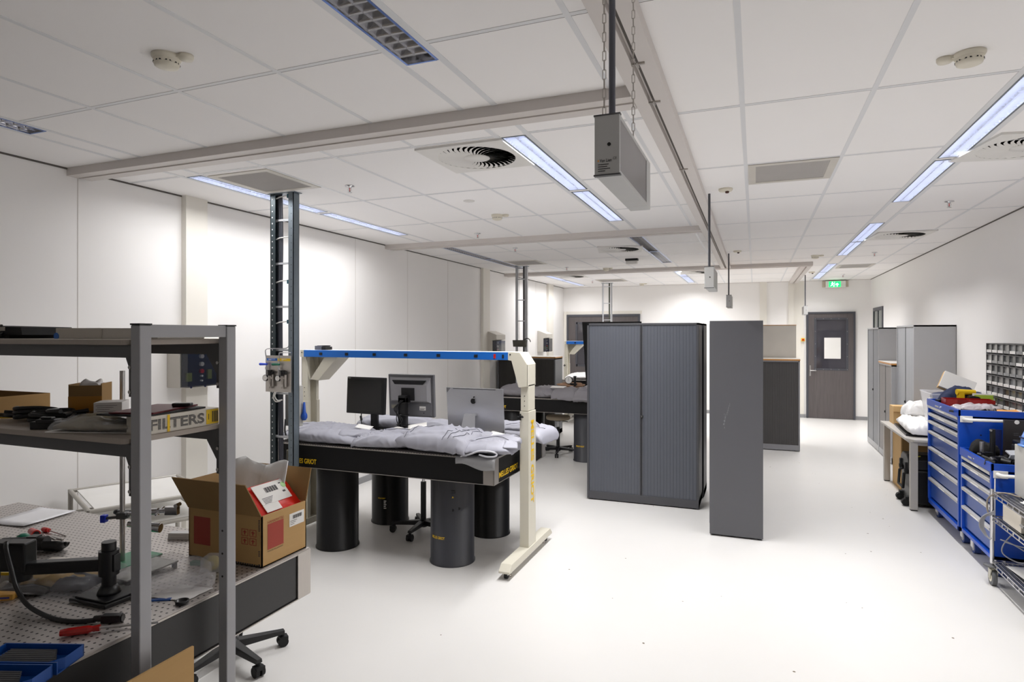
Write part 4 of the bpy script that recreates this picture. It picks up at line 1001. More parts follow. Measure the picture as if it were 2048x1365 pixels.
# ------------------------------------------------------------------ grey shelving rack in the foreground
rk = thing('shelving_rack', 'grey aluminium shelving rack in the left foreground standing over the optical table', 'shelving rack', (-2.8, 1.5, 0))
for x0, x1 in ((-1.757, -1.718), (-3.90, -3.86)):
    for y0, y1 in ((1.320, 1.360), (1.650, 1.690)):
        p = B().box(x0, x1, y0, y1, 0, 1.858).build('post', GREY, rk, bevel=.003)
        B().box(x0-.001, x1+.001, y0-.001, y1+.001, 1.858, 1.863).build('post_cap', BLACK, p)
        h = B()
        if x0 > -2 and y0 > 1.5:
            for z in (.98, 1.06, 1.14): h.cyl((x0+.018, y0-.0008, z), (x0+.018, y0, z), .004, 8)
            h.build('bolt_hole', BLACKM, p)
    B().box(x0+.004, x1-.004, 1.36, 1.65, 1.820, 1.860).build('side_rail', GREY, rk, bevel=.002)
for zt in (1.8145, 1.5125):
    sh = B(); r = .03
    pts = arc((-1.768-r, 1.312+r, 0), r, -PI/2, 0, 6)+arc((-1.768-r, 1.70-r, 0), r, 0, PI/2, 6)+[(-3.85, 1.70, 0), (-3.85, 1.312, 0)]
    sh.prism([(p[0], p[1]) for p in pts], zt-.0175, zt, 'z'); sh.build('shelf', SHELFB, rk, bevel=.003)
    for y in (1.335, 1.665):
        B().box(-3.86, -1.757, y-.013, y+.013, zt-.056, zt-.0175).build('shelf_beam', GREYD, rk)
    for y, w in ((1.657, .062), (1.328, .03)):
        br = B().prism([(-1.757, zt-.0175), (-1.757-w, zt-.0175), (-1.757-w, zt-.06), (-1.770, zt-.06-w*1.15), (-1.770, zt-.175), (-1.757, zt-.175)], y, y+.005, 'y').box(-1.772, -1.757, y-.002, y+.03, zt-.175, zt-.06)
        b_ = br.build('bracket', GREYD, rk)
        q = B()
        for z in (zt-.085, zt-.16): q.cyl((-1.763, y-.008, z), (-1.763, y, z), .006, 8).cyl((-1.763, y-.002, z), (-1.763, y, z), .009, 12)
        q.split('bolt', STEEL, b_)
# upper shelf
t = thing('electronics_unit', 'black electronics unit with beige stripe at the left end of the top shelf', 'device', (-2.6, 1.48, 1.8145))
ZU = 1.8145
B().prism([(-2.80, ZU+.012), (-2.44, ZU+.012), (-2.448, ZU+.042), (-2.80, ZU+.05)], 1.42, 1.60, 'y').build('case', BLACKM, t, bevel=.002)
B().box(-2.80, -2.535, 1.417, 1.42, ZU+.028, ZU+.042).build('front_stripe', CREAMB, t)
B().box(-2.79, -2.77, 1.43, 1.59, ZU, ZU+.012).box(-2.56, -2.53, 1.43, 1.59, ZU, ZU+.012).build('feet', BLACKM, t)
B().tube(spline([(-2.75, 1.40, ZU+.052), (-2.6, 1.40, ZU+.046), (-2.5, 1.39, ZU+.047)], 6), .004, 6).tube(spline([(-2.7, 1.385, ZU+.005), (-2.58, 1.38, ZU+.004), (-2.53, 1.40, ZU+.012), (-2.55, 1.42, ZU+.02)], 6), .004, 6).build('cable', BLACK, t)
B().tube(spline([(-2.82, 1.316, 1.757), (-2.74, 1.314, 1.754), (-2.70, 1.318, 1.75)], 6), .004, 6).build('cable_end', BLACK, None, 'black cable end tied under the left end of the top shelf', 'cable')
t = thing('flat_carton', 'flat white carton lying on the top shelf of the grey rack', 'box', (-2.05, 1.5, ZU))
B().box(-2.29, -2.06, 1.44, 1.63, ZU, ZU+.037).build('body', mat('carton_white', (206, 200, 190), .7), t, bevel=.002)
B().box(-2.06, -1.80, 1.445, 1.63, ZU, ZU+.036).build('sleeve', mat('carton_pale', (214, 209, 200), .7), t, bevel=.002)
B().cyl((-2.285, 1.4385, ZU+.008), (-2.285, 1.44, ZU+.008), .013, 16).build('blue_sticker', BLUE, t)
# lower shelf
ZL = 1.5125
t = thing('cardboard_tray', 'low brown cardboard tray at the left end of the lower rack shelf', 'box', (-2.88, 1.55, ZL))
B().box(-3.10, -2.715, 1.36, 1.365, ZL, ZL+.07).box(-3.10, -2.715, 1.68, 1.685, ZL, ZL+.075).box(-2.72, -2.715, 1.36, 1.685, ZL, ZL+.07).box(-3.1, -3.095, 1.36, 1.685, ZL, ZL+.07).box(-3.1, -2.715, 1.36, 1.685, ZL, ZL+.004).build('walls', CARDD, t)
B().box(-2.716, -2.7135, 1.50, 1.685, ZL+.0, ZL+.075).build('folded_flap', CARD, t)
t = thing('open_carton', 'small open carton with crumpled white paper on the lower rack shelf', 'box', (-2.36, 1.60, ZL), .62)
M = rot((-2.365, 1.615, ZL), .62)
B(M).box(-.055, -.052, -.05, .05, 0, .13).box(.052, .055, -.05, .05, 0, .132).box(-.055, .055, -.05, -.047, 0, .125).box(-.055, .055, .047, .05, 0, .128).box(-.055, .055, -.05, .05, 0, .004).build('walls', CARDD, t)
B(M).box(-.0555, .056, -.0515, -.0498, .03, .085).build('tape', mat('tape_amber', (182, 126, 40), .35), t)
B(M).box(-.0565, -.0548, -.045, .03, .01, .122).build('address_label', mat('label_grey', (186, 182, 176), .6), t)
q = B(M)
for i in range(9): q.box(-.0575, -.0565, -.025+.005*i, -.025+.005*i+(.003 if i % 3 else .0015), .05, .068)
for i, z in enumerate((.085, .095, .105)): q.box(-.0575, -.0565, -.03, .02-.01*i, z, z+.002)
q.build('bar_code', INK, t)
cr = bundle('x', '', -2.355, 1.612, ZL+.085, .075, .07, .055, .62, 77, None, crump=.8); cr.build('crumpled_paper', WHITEC, None, 'crumpled white tissue paper sticking out of the small open carton', 'paper')
t = thing('light_guide_box', 'small white printed box beside the open carton on the lower shelf', 'box', (-2.22, 1.60, ZL), .66)
M = rot((-2.235, 1.605, ZL), .70)
B(M).box(-.045, .045, -.05, .05, 0, .068).build('carton', mat('box_white', (214, 210, 208), .6), t, bevel=.001)
q = B(M).text('Light Guide', (-.0455, .040, .018), (0, -1, 0), (0, 0, 1), .045, .010)
for i in range(4): q.box(-.0462, -.045, .005, .042-.008*(i % 2), .052-.006*i, .0528-.006*i)
q.box(-.0462, -.045, -.042, -.012, .05, .051).box(-.0462, -.045, -.042, -.012, .03, .031).box(-.0462, -.045, -.012, -.0112, .03, .051)
for i in range(6): q.box(-.038+.004*(i % 2), .03-.012*(i % 3), -.0512, -.05, .056-.007*i, .0572-.007*i)
q.build('printing', INK, t)
t = thing('cable_bundle', 'tangled black cables lying on the lower rack shelf before the cartons', 'cable', (-2.45, 1.47, ZL))
q = B()
rr = random.Random(5)
for i in range(7):
    c = [(-2.58+.34*k/5+rr.uniform(-.02, .02), 1.47+.05*math.sin(k*1.7+i)+rr.uniform(-.02, .02), ZL+.010+.009*(i % 4)+.012*abs(math.sin(k+i))) for k in range(6)]
    q.tube(spline(c, 6), .008, 7)
q.build('cables', BLACK, t)
B().tube(spline([(-2.75, 1.42, ZL+.004), (-2.62, 1.46, ZL+.005), (-2.52, 1.50, ZL+.01)], 6), .003, 6).build('yellow_cord', YEL, None, 'thin yellow cord at the left end of the lower rack shelf', 'cord')
t = thing('clip_device', 'small black clamp device lying at the front of the lower shelf', 'device', (-2.21, 1.36, ZL))
M = rot((-2.205, 1.365, ZL), .45)
B(M).box(-.05, .05, -.018, .018, 0, .026).box(-.03, .03, -.022, .02, .02, .034).box(-.02, .015, -.012, .012, .034, .04).build('body', BLACK, t, bevel=.003)
# filters box with papers
t = thing('binder_box', 'long white box lettered FILTERS on the right edge of the lower rack shelf', 'box', (-1.9, 1.5, ZL))
B().box(-1.862, -1.775, 1.385, 1.668, ZL, ZL+.058).build('carton', mat('filters_white', (222, 216, 204), .5), t, bevel=.0015)
B().text('FILTERS', (-1.775, 1.398, ZL+.011), (0, 1, 0), (0, 0, 1), .207, .035, bold=.032, dep=.001).build('lettering', mat('print_grey', (66, 64, 64), .6), t)
q = B()
for i in range(7): q.box(-1.7738, -1.7734, 1.398, 1.606, ZL+.0135+.0046*i, ZL+.0143+.0046*i)
q.build('letter_stripes', mat('filters_white2', (222, 216, 204), .5), t)
B().box(-1.7733, -1.7730, 1.460, 1.469, ZL+.001, ZL+.056).build('yellow_tape', YELT, t)
B().box(-1.7748, -1.7738, 1.614, 1.666, ZL+.004, ZL+.054).build('yellow_label', mat('label_yellow', (236, 196, 40), .6), t)
q = B()
for i in range(4): q.box(-1.7738, -1.7732, 1.638+.007*i, 1.642+.007*i, ZL+.010, ZL+.048)
q.box(-1.7738, -1.7732, 1.622, 1.624, ZL+.02, ZL+.04); q.build('label_text', INK, t)
t = thing('document_folder', 'dark red and black folder lying on the white FILTERS box', 'folder', (-1.86, 1.5, ZL+.058))
B(rot((-1.865, 1.49, ZL+.059), .10)).box(-.10, .085, -.13, .13, 0, .005).build('cover', BLACKM, t)
B(rot((-1.87, 1.50, ZL+.0645), .3)).box(-.08, .07, -.12, .12, 0, .005).build('inner_folder', mat('folder_maroon', (100, 26, 34), .5), t)
B(rot((-1.83, 1.565, ZL+.070), .5)).box(-.03, .03, -.015, .015, 0, .012).build('clip', BLACK, t, bevel=.003)
t = thing('sample_bag', 'clear bag with papers and brown cloth on the front of the lower shelf', 'bag', (-1.95, 1.4, ZL))
B(rot((-2.02, 1.40, ZL+.001), .3)).box(-.13, .16, -.06, .07, 0, .003).build('white_card', PAPER, t)
bundle('x', '', -2.00, 1.40, ZL+.007, .26, .13, .030, .3, 71, None, crump=.5).build('contents', mat('bag_olive', (136, 128, 108), .45), t)
bundle('x', '', -1.99, 1.40, ZL+.006, .30, .15, .040, .3, 73, None, crump=.8).build('film', CLEAR, t)

# ------------------------------------------------------------------ things on the foreground table
# large carton
cx0, cx1, cy0, cy1, ch = -2.215, -1.822, 1.925, 2.185, .205
t = thing('shipping_carton', 'open cardboard carton with red squares on the far corner of the foreground table', 'box', (-2.02, 2.05, Z9))
B().box(cx0, cx1, cy0, cy0+.005, Z9, Z9+ch).box(cx0, cx1, cy1-.005, cy1, Z9, Z9+ch).box(cx0, cx0+.005, cy0, cy1, Z9, Z9+ch).box(cx1-.005, cx1, cy0, cy1, Z9, Z9+ch).box(cx0, cx1, cy0, cy1, Z9, Z9+.005).build('walls', CARD, t)
fl = B()
def flap(p, q, d):
    p, q, d = Vector(p), Vector(q), Vector(d); n_ = (q-p).cross(d).normalized()*.004
    fl.add([p, q, q+d, p+d, p+n_, q+n_, q+d+n_, p+d+n_], [(0, 1, 2, 3), (7, 6, 5, 4), (0, 4, 5, 1), (1, 5, 6, 2), (2, 6, 7, 3), (3, 7, 4, 0)])
zt = Z9+ch
flap((cx0, cy0, zt), (cx1, cy0, zt), (-.03, -.055, .135)); flap((cx0, cy1, zt), (cx1, cy1, zt), (.0, .035, .135))
flap((cx0, cy0, zt), (cx0, cy1, zt), (-.05, 0, .10))
fl.split('flap', CARDD, t)
B().box(cx1-.0003, cx1+.0008, cy0+.03, cy0+.12, Z9+.063, Z9+.165).build('red_print', REDP, t)
B().box(cx0+.03, cx0+.12, cy0-.0008, cy0+.0003, Z9+.055, Z9+.17).build('red_print', REDP, t)
q = B().text('HAMAMATSU', (cx1, cy0+.03, Z9+.168), (0, 1, 0), (0, 0, 1), .09, .010, dep=.001)
q.build('lettering', REDP, t)
q = B().text('MADE IN JAPAN', (cx1, cy0+.03, Z9+.052), (0, 1, 0), (0, 0, 1), .085, .006, dep=.001)
q.build('lettering', INK, t)
for z0_, z1_ in ((.145, .195), (.045, .07), (.004, .022)):
    q = B()
    for i in range(int((z1_-z0_)/.006)): q.box(cx1-.018, cx1-.010, cy0-.0008, cy0, Z9+z0_+.006*i, Z9+z0_+.006*i+.003)
    q.build('lettering', INK, t)
q = B()
for i in range(14): q.box(cx0+.22+.012*(i % 14), cx0+.228+.012*(i % 14), cy0-.0008, cy0, Z9+.003, Z9+.010)
q.build('lettering', INK, t)
q = B()
for i in range(4):
    x_ = cx1-.105+.042*(i % 2); z_ = Z9+.085+.034*(i//2)
    q.box(x_, x_+.034, cy0-.0008, cy0, z_, z_+.002).box(x_, x_+.034, cy0-.0008, cy0, z_+.026, z_+.028).box(x_, x_+.002, cy0-.0008, cy0, z_, z_+.028).box(x_+.032, x_+.034, cy0-.0008, cy0, z_, z_+.028)
    q.box(x_+.014, x_+.019, cy0-.0008, cy0, z_+.005, z_+.022).box(x_+.009, x_+.025, cy0-.0008, cy0, z_+.014, z_+.018)
q.build('handling_symbols', REDP, t)
lb = B().box(cx1, cx1+.001, cy0+.155, cy0+.245, Z9+.118, Z9+.172).build('shipping_label', PAPER, t)
q = B()
for i in range(14): q.box(cx1+.001, cx1+.0016, cy0+.175+.004*i, cy0+.175+.004*i+(.0026 if i % 3 else .0014), Z9+.148, Z9+.163)
for i in range(3): q.box(cx1+.001, cx1+.0016, cy0+.16, cy0+.20-.008*i, Z9+.140-.007*i, Z9+.1415-.007*i)
q.build('bar_code', INK, lb)
t = thing('padded_envelope', 'red and white padded envelope with barcode stuck in the open carton', 'envelope', (-1.92, 2.06, Z9+.2))
M = rot((-1.885, 2.055, Z9+.235), .0, 0, .80)
e = B(M); vs = []
for sgn in (-1, 1):
    for i in range(11):
        for j in range(9):
            u, v = -1+i/5, -1+j/4
            vs.append((u*.085, v*.125, sgn*(.001+.014*(1-abs(u)**3)*(1-abs(v)**3))+.004*noise.noise((u*3, v*3, sgn))))
e.add(vs, [(k*99+i*9+j, k*99+(i+1)*9+j, k*99+(i+1)*9+j+1, k*99+i*9+j+1) for k in (0, 1) for i in range(10) for j in range(8)], 0, True)
e.build('pouch', mat('red_foil', (222, 40, 26), .25), t)
B(M).box(-.075, .02, -.085, .085, .015, .0175).box(.02, .055, -.085, .0, .014, .0165).build('address_sheet', PAPER, t, bevel=.0005)
q = B(M)
for i in range(16): q.box(-.055, -.030, -.03+.0045*i, -.03+.0045*i+(.003 if i % 3 else .0015), .0175, .0182)
for i in range(5): q.box(-.01+.006*i, -.008+.006*i, -.07, -.01-.006*i, .0175, .0182)
q.box(-.06, -.055, .058, .07, .0175, .0182).box(-.02, -.012, .055, .07, .0175, .0182); q.build('bar_code', INK, t)
B(M).cyl((-.045, .078, .0176), (-.045, .078, .0184), .013, 16).build('green_mark', mat('mark_green', (150, 200, 120), .5), t)
t = B(); vs = []
for i in range(13):
    for j in range(7): vs.append((-2.19+.30*i/12-.02*j/6, 2.055+.010*math.sin(i*1.3)+.020*j+.005*math.sin(j*2+i), Z9+.06+.30*j/6-.05*i/12*0+.015*math.sin(i*.7)))
t.add(vs, [(i*7+j, (i+1)*7+j, (i+1)*7+j+1, i*7+j+1) for i in range(12) for j in range(6)], 0, True)
t.build('foam_sheet', mat('foam_white', (244, 244, 244), .7), None, 'white foam sheet standing in the open carton behind the envelope', 'foam sheet', solid=.004)
# monitor arm
t = thing('monitor_arm', 'black monitor arm with pole on a flat base, standing on the foreground table', 'monitor arm', (-2.125, 1.51, Z9))
B().prism([(-2.215, 1.435), (-2.04, 1.44), (-2.03, 1.545), (-2.06, 1.60), (-2.21, 1.575)], Z9, Z9+.014, 'z').prism([(-2.20, 1.445), (-2.05, 1.45), (-2.04, 1.54), (-2.07, 1.585), (-2.20, 1.56)], Z9+.014, Z9+.02, 'z').build('base_plate', BLACK, t, bevel=.004)
B().cyl((-2.117, 1.51, Z9+.02), (-2.117, 1.51, 1.10), .023, 24).lathe([(0, 0), (.038, 0), (.034, .012), (.025, .03), (0, .03)], (-2.117, 1.51, Z9+.018), 24).build('pole', BLACK, t)
B().cyl((-2.117, 1.51, .985), (-2.117, 1.51, 1.07), .032, 24).box(-2.10, -2.078, 1.50, 1.525, 1.0, 1.06).build('collar', BLACK, t, bevel=.002)
ar = B(); p, q_ = Vector((-2.125, 1.507, 1.022)), Vector((-2.405, 1.40, 1.005)); dd = (q_-p).normalized(); sd = Vector((-dd.y, dd.x, 0)).normalized()*.022; uu = Vector((0, 0, .021))
ar.add([p-sd-uu, p+sd-uu, p+sd+uu, p-sd+uu, q_-sd-uu, q_+sd-uu, q_+sd+uu, q_-sd+uu], [(0, 3, 2, 1), (4, 5, 6, 7), (0, 1, 5, 4), (1, 2, 6, 5), (2, 3, 7, 6), (3, 0, 4, 7)])
ar.build('lower_arm', BLACK, t, bevel=.006)
B(rot((-2.41, 1.40, 1.0), .38)).cyl((0, 0, -.035), (0, 0, .02), .034, 20).box(-.055, .035, -.03, .03, .0, .10).box(-.16, -.04, -.028, .028, .025, .10).build('elbow', BLACK, t, bevel=.006)
B(rot((-2.41, 1.40, 1.0), .38)).box(-.22, -.13, -.024, .024, .03, .095).build('upper_arm', BLACK, t, bevel=.005)
t = thing('power_cable', 'thick black cable looping down from the monitor arm to a connector on the table', 'cable', (-2.1, 1.3, Z9))
pts = [(-2.42, 1.36, 1.105), (-2.395, 1.345, 1.09), (-2.36, 1.34, 1.03), (-2.32, 1.335, .97), (-2.25, 1.33, .925), (-2.13, 1.325, .908), (-2.04, 1.335, .907), (-1.975, 1.365, .909)]
B().tube(spline(pts, 8), .0075, 10).build('cord', BLACK, t)
B().tube(spline([(-2.50, 1.38, 1.01), (-2.49, 1.37, .96), (-2.53, 1.37, .92), (-2.6, 1.38, .91)], 8), .007, 8).build('second_cord', BLACK, t)
M = rot((-1.935, 1.385, .914), .45)
B(M).cyl((-.05, 0, 0), (-.02, 0, 0), .009, 12, r2=.011).box(-.025, .035, -.012, .012, -.012, .012).cyl((.035, 0, 0), (.04, 0, 0), .012, 14).build('connector', BLACK, t, bevel=.002)
# retort stand
t = thing('retort_stand', 'steel rod on a green plate with a blue-knobbed clamp, on the foreground table', 'retort stand', (-2.36, 1.74, Z9))
B().box(-2.43, -2.285, 1.63, 1.86, Z9+.014, Z9+.022).build('base_plate', GREEN, t, bevel=.002)
q = B()
for x in (-2.42, -2.295):
    for y in (1.64, 1.85): q.cyl((x, y, Z9), (x, y, Z9+.014), .007, 10)
q.split('plate_foot', CREAMD, t)
B().cyl((-2.362, 1.74, Z9+.02), (-2.362, 1.74, 1.684), .0095, 16).build('rod', STEEL, t)
M = rot((-2.362, 1.74, 1.095), .37)
B(M).cyl((-.055, -.012, 0), (.03, -.012, .008), .006, 10).cyl((-.04, .012, .018), (.03, .018, .016), .008, 10).sphere((-.03, .012, .018), .011, 10).box(-.015, .022, -.018, .018, -.004, .022).build('clamp_boss', GREYD, t, bevel=.002)
B(M).box(-.075, -.055, -.025, .0, -.016, .014).build('clamp_knob', mat('knob_blue', (24, 50, 190), .4), t, bevel=.003)
B(M).cyl((.02, 0, .012), (.19, .0, .028), .009, 14).cyl((.10, 0, .02), (.145, 0, .024), .014, 14).box(.175, .225, -.012, .012, .012, .044).cyl((.222, -.016, .05), (.222, .016, .05), .008, 10).cyl((.15, -.03, .018), (.15, .03, .034), .004, 8).build('clamp_arm', CHROME, t, bevel=.001)
B(M).cyl((.03, -.01, -.024), (.155, -.01, -.03), .011, 14).cyl((.12, -.01, -.036), (.16, -.01, -.04), .018, 16).build('lower_clamp_arm', CHROME, t)
t = thing('small_platform', 'grey plate on short black feet beside the green plate', 'plate', (-2.21, 1.71, Z9))
B().box(-2.275, -2.150, 1.60, 1.82, Z9+.018, Z9+.023).build('plate', mat('plate_grey', (150, 150, 146), .4, metal=.3), t)
q = B()
for x in (-2.265, -2.16):
    for y in (1.61, 1.81): q.box(x-.007, x+.007, y-.007, y+.007, Z9, Z9+.018)
q.split('plate_foot', BLACKM, t)
# bags
t = thing('plastic_bag', 'clear bag with tan wrapping and dark parts left of the monitor arm pole', 'bag', (-2.35, 1.50, Z9))
bundle('x', '', -2.385, 1.535, Z9+.004, .24, .13, .055, .35, 81, None).build('tan_wrap', BROWNW, t)
bundle('x', '', -2.30, 1.53, Z9+.004, .12, .11, .045, .3, 83, None).build('dark_part', mat('bag_dark', (60, 62, 72), .5), t)
bundle('x', '', -2.345, 1.515, Z9+.003, .36, .20, .075, .35, 85, None, crump=1.0).build('film', CLEAR, t)
b = B()
vs = []
for i in range(9):
    for j in range(7):
        x, y = -2.34+.22*i/8, 1.40+.13*j/6; vs.append((x-.25*(j/6)*.2, y+.04*i/8, Z9+.004+.018*abs(noise.noise((x*14, y*14, 2)))))
b.add(vs, [(i*7+j, (i+1)*7+j, (i+1)*7+j+1, i*7+j+1) for i in range(8) for j in range(6)], 0, True); b.build('loose_film', CLEAR, t)
t = thing('plastic_bag', 'crumpled clear empty bag lying right of the monitor arm pole', 'bag', (-2.03, 1.65, Z9))
for k, (cx, cy, lx, ly, hh, rz, sd_) in enumerate(((-2.06, 1.68, .30, .20, .07, .4, 91), (-1.98, 1.66, .26, .16, .035, .7, 93))):
    bundle('x', '', cx, cy, Z9+.002, lx, ly, hh, rz, sd_, None, crump=1.0).build('film', CLEAR, t)
b = B(); vs = []
for i in range(8):
    for j in range(8):
        x, y = -1.99+.15*i/7, 1.565+.12*j/7; vs.append((x, y+.02*(i/7), Z9+.002+.006*abs(noise.noise((x*20, y*20, 3)))))
b.add(vs, [(i*8+j, (i+1)*8+j, (i+1)*8+j+1, i*8+j+1) for i in range(7) for j in range(7)], 0, True); b.build('white_liner', mat('liner_white', (224, 222, 220), .35), t)
B(rot((-1.935, 1.565, Z9), .5)).box(-.06, .035, -.008, .008, 0, .004).build('blue_strip', BLUEP, None, 'short blue plastic strip under the edge of the empty clear bag', 'strip')
B().lathe([(.0, 0), (.021, 0), (.022, .012), (.018, .012), (.017, .006), (0, .006)], (-1.840, 1.572, Z9), 28).build('round_cap', BLACK, None, 'black round cap lying near the edge of the foreground table', 'cap')
t = thing('tape_dispenser', 'clear tape dispenser with yellow roll and green lever beside the large carton', 'tape dispenser', (-2.0, 1.84, Z9))
M = rot((-1.985, 1.835, Z9+.03), .35)
B(M).cyl((0, -.012, 0), (0, .012, 0), .026, 24).build('tape_roll', mat('tape_yellow', (230, 214, 130), .3), t)
B(M).cyl((0, -.0125, 0), (0, .0125, 0), .013, 20).build('core', CREAMD, t)
B(M).prism([(-.04, -.03), (.045, -.03), (.045, .02), (.02, .035), (-.02, .035), (-.04, .02)], -.016, .016, 'y').build('shell', CLEARB, t)
B(M).box(-.085, -.035, -.012, .012, -.008, .008).build('lever', GREEND, t, bevel=.003)
t = thing('slide_box', 'stack of thin clear slides lying on the foreground table near its far edge', 'box', (-2.43, 2.07, Z9))
for i in range(3): B(rot((-2.43+.002*i, 2.075, Z9+.010*i), .35)).box(-.055, .055, -.02, .02, 0, .0095).build('slide_tray', mat('slide_white', (226, 226, 228), .15), t, bevel=.001)
# tools at the back
def driver(label, x, y, rz, lh, rh, ls, rs, z=Z9, m=RED):
    t = thing('screwdriver', label, 'screwdriver', (x, y, z), rz)
    M = rot((x, y, z+rh), rz)
    pr_ = [(0, -lh), (rh*.8, -lh), (rh, -lh*.8), (rh, -lh*.3), (rh*.7, -lh*.18), (rh*.85, 0), (0, 0)]
    B(M @ Matrix.Rotation(PI/2, 4, 'Y')).lathe(pr_, (0, 0, 0), 8, smooth=False).build('handle', m, t)
    B(M).cyl((0, 0, 0), (ls, 0, -rh+rs), rs, 8).build('shaft', STEEL, t)
    return t
redclear = mat('red_clear', (170, 14, 14), .12, coat=.6)
driver('large red-handled screwdriver at the near edge of the foreground table', -1.905, 1.330, .72, .105, .0125, .16, .004, m=redclear)
driver('small red-handled screwdriver at the back of the foreground table', -3.075, 1.905, -.05, .05, .011, .13, .003)
t = thing('tool_cap', 'red tubular tool handle lying left of the small screwdriver', 'tool', (-3.09, 1.845, Z9))
M = rot((-3.085, 1.845, Z9+.018), -.3)
B(M).cyl((-.04, 0, 0), (.01, 0, 0), .014, 16, r2=.017).cyl((.01, 0, 0), (.035, 0, 0), .018, 16).build('handle', RED, t)
B(M).cyl((.0352, 0, 0), (.036, 0, 0), .013, 16).build('socket', BLACKM, t)
t = thing('drill_bit', 'loose steel bits lying between the red tools', 'drill bits', (-3.02, 1.86, Z9))
for i in range(3): B().cyl((-3.06+.02*i, 1.875-.004*i, Z9+.004), (-2.965+.03*i, 1.835+.012*i, Z9+.003), .0035, 8).build('bit', STEEL, t)
t = thing('air_gun', 'black curved torch-like tool with a rounded hood on the foreground table', 'tool', (-2.86, 1.74, Z9))
M = rot((-2.85, 1.735, Z9+.032), .42)
B(M).cyl((-.16, 0, 0), (.02, 0, 0), .026, 20, r2=.031).box(-.05, -.01, -.02, .02, .015, .034).build('body', BLACK, t, bevel=.001)
b = B(M); vs = []
for i in range(9):
    for j in range(11):
        a = -PI*.1-PI*1.05*j/10; x = .02+.085*i/8; r = .034*(1 if i < 7 else (1-(i-6)*.22)); vs.append((x, r*math.cos(a)*1.05, r*math.sin(a)*-.0+r*math.sin(a)+.004))
b.add(vs, [(i*11+j, (i+1)*11+j, (i+1)*11+j+1, i*11+j+1) for i in range(8) for j in range(10)], 0, True); b.build('hood', BLACK, t, solid=.003)
B(M).sphere((-.09, .02, .012), .026, 16, (1.2, 1, 1)).build('green_cap', GREEND, t)
sheet('document_sleeve', 'clear sleeve with white papers at the far left edge of the foreground table', -3.405, 2.03, Z9+.003, .24, .27, .12, m=mat('sleeve_white', (240, 240, 244), .25), cat='document', t_=.002, curl=.004)
sheet('document_sleeve', 'clear sleeve with white papers lying under the black monitor arm', -2.50, 1.66, Z9+.006, .34, .16, .35, m=mat('sleeve_cream', (222, 214, 204), .3), cat='document', t_=.006, curl=.004)
t = thing('printed_box', 'beige box with yellow band under the monitor arm at the left edge', 'box', (-2.62, 1.47, Z9))
M = rot((-2.58, 1.475, Z9), .35)
B(M).box(-.14, .05, -.045, .045, 0, .055).build('carton', CREAMB, t, bevel=.001)
B(M).box(.02, .035, -.046, .046, -.0005, .0558).box(-.14, .05, -.0455, -.043, .045, .0556).build('yellow_band', YEL, t)
t = thing('wooden_block', 'yellow wooden block with blue print at the left edge of the table', 'block', (-2.46, 1.36, Z9))
M = rot((-2.455, 1.385, Z9), .55)
B(M).box(-.12, .03, -.03, .03, 0, .02).build('block', mat('wood_yellow', (214, 160, 70), .6, var=.1), t, bevel=.002)
B(M).box(-.03, .02, -.0306, -.0298, .006, .013).build('blue_print', mat('print_blue', (90, 86, 150), .6), t)
bundle('x', '', -2.44, 1.45, Z9+.001, .20, .12, .035, .3, 97, None).build('black_cloth', BLACKM, None, 'black cloth lump behind the yellow wooden block', 'cloth')
# drill case
t = thing('drill_bit_case', 'open blue plastic case with rows of drill bits at the near corner of the table', 'drill case', (-1.92, 1.08, Z9))
M = rot((-1.91, 1.12, Z9+.001), .38)
def tray(M, m_, name, wx, wy, hh):
    b = B(M)
    b.box(-wx, wx, -wy, wy, 0, .003).box(-wx, wx, -wy, -wy+.004, 0, hh).box(-wx, wx, wy-.004, wy, 0, hh)
    b.add([(wx-.03, -wy, 0), (wx, -wy+.03, 0), (wx, wy, 0), (wx-.004, wy, 0), (wx-.03, -wy, hh), (wx, -wy+.03, hh), (wx, wy, hh), (wx-.004, wy, hh)], [(0, 1, 5, 4), (1, 2, 6, 5), (2, 3, 7, 6)])
    b.box(-wx, -wx+.004, -wy, wy, 0, hh)
    return b.build(name, m_, t, solid=0)
M2 = rot((-1.895, 1.125, Z9+.001), .35)
tray(M2, BLUEP, 'tray', .115, .052, .034)
q = B(M2)
for i in range(9): q.box(-.10, .075-.006*i, -.044+.0095*i, -.040+.0095*i, .003, .018)
q.build('bit_holder', BLUEP, t)
q = B(M2)
for i in range(9): q.cyl((-.09, -.0372+.0095*i, .020), (.10-.007*i, -.0372+.0095*i, .020), .0022+.0002*i, 7)
q.build('drill_bits', GREYD, t)
M3 = rot((-1.862, 1.02, Z9+.001), .35)
tray(M3, BLUEP, 'lid_tray', .115, .050, .034)
q = B(M3)
for i in range(8): q.cyl((-.10, -.036+.010*i, .020), (.09-.007*i, -.036+.010*i, .020), .0034, 7)
q.build('drill_bits', GREYD, t)
# cardboard leaning in front
t = thing('cardboard_sheet', 'brown cardboard sheet standing on the floor in front of the rack post', 'cardboard', (-1.66, 1.35, 0))
B().box(-1.668, -1.660, .95, 1.462, 0, .838).build('face', CARD, t)
B().box(-1.676, -1.668, .95, 1.462, 0, .834).build('back_ply', CARDD, t)
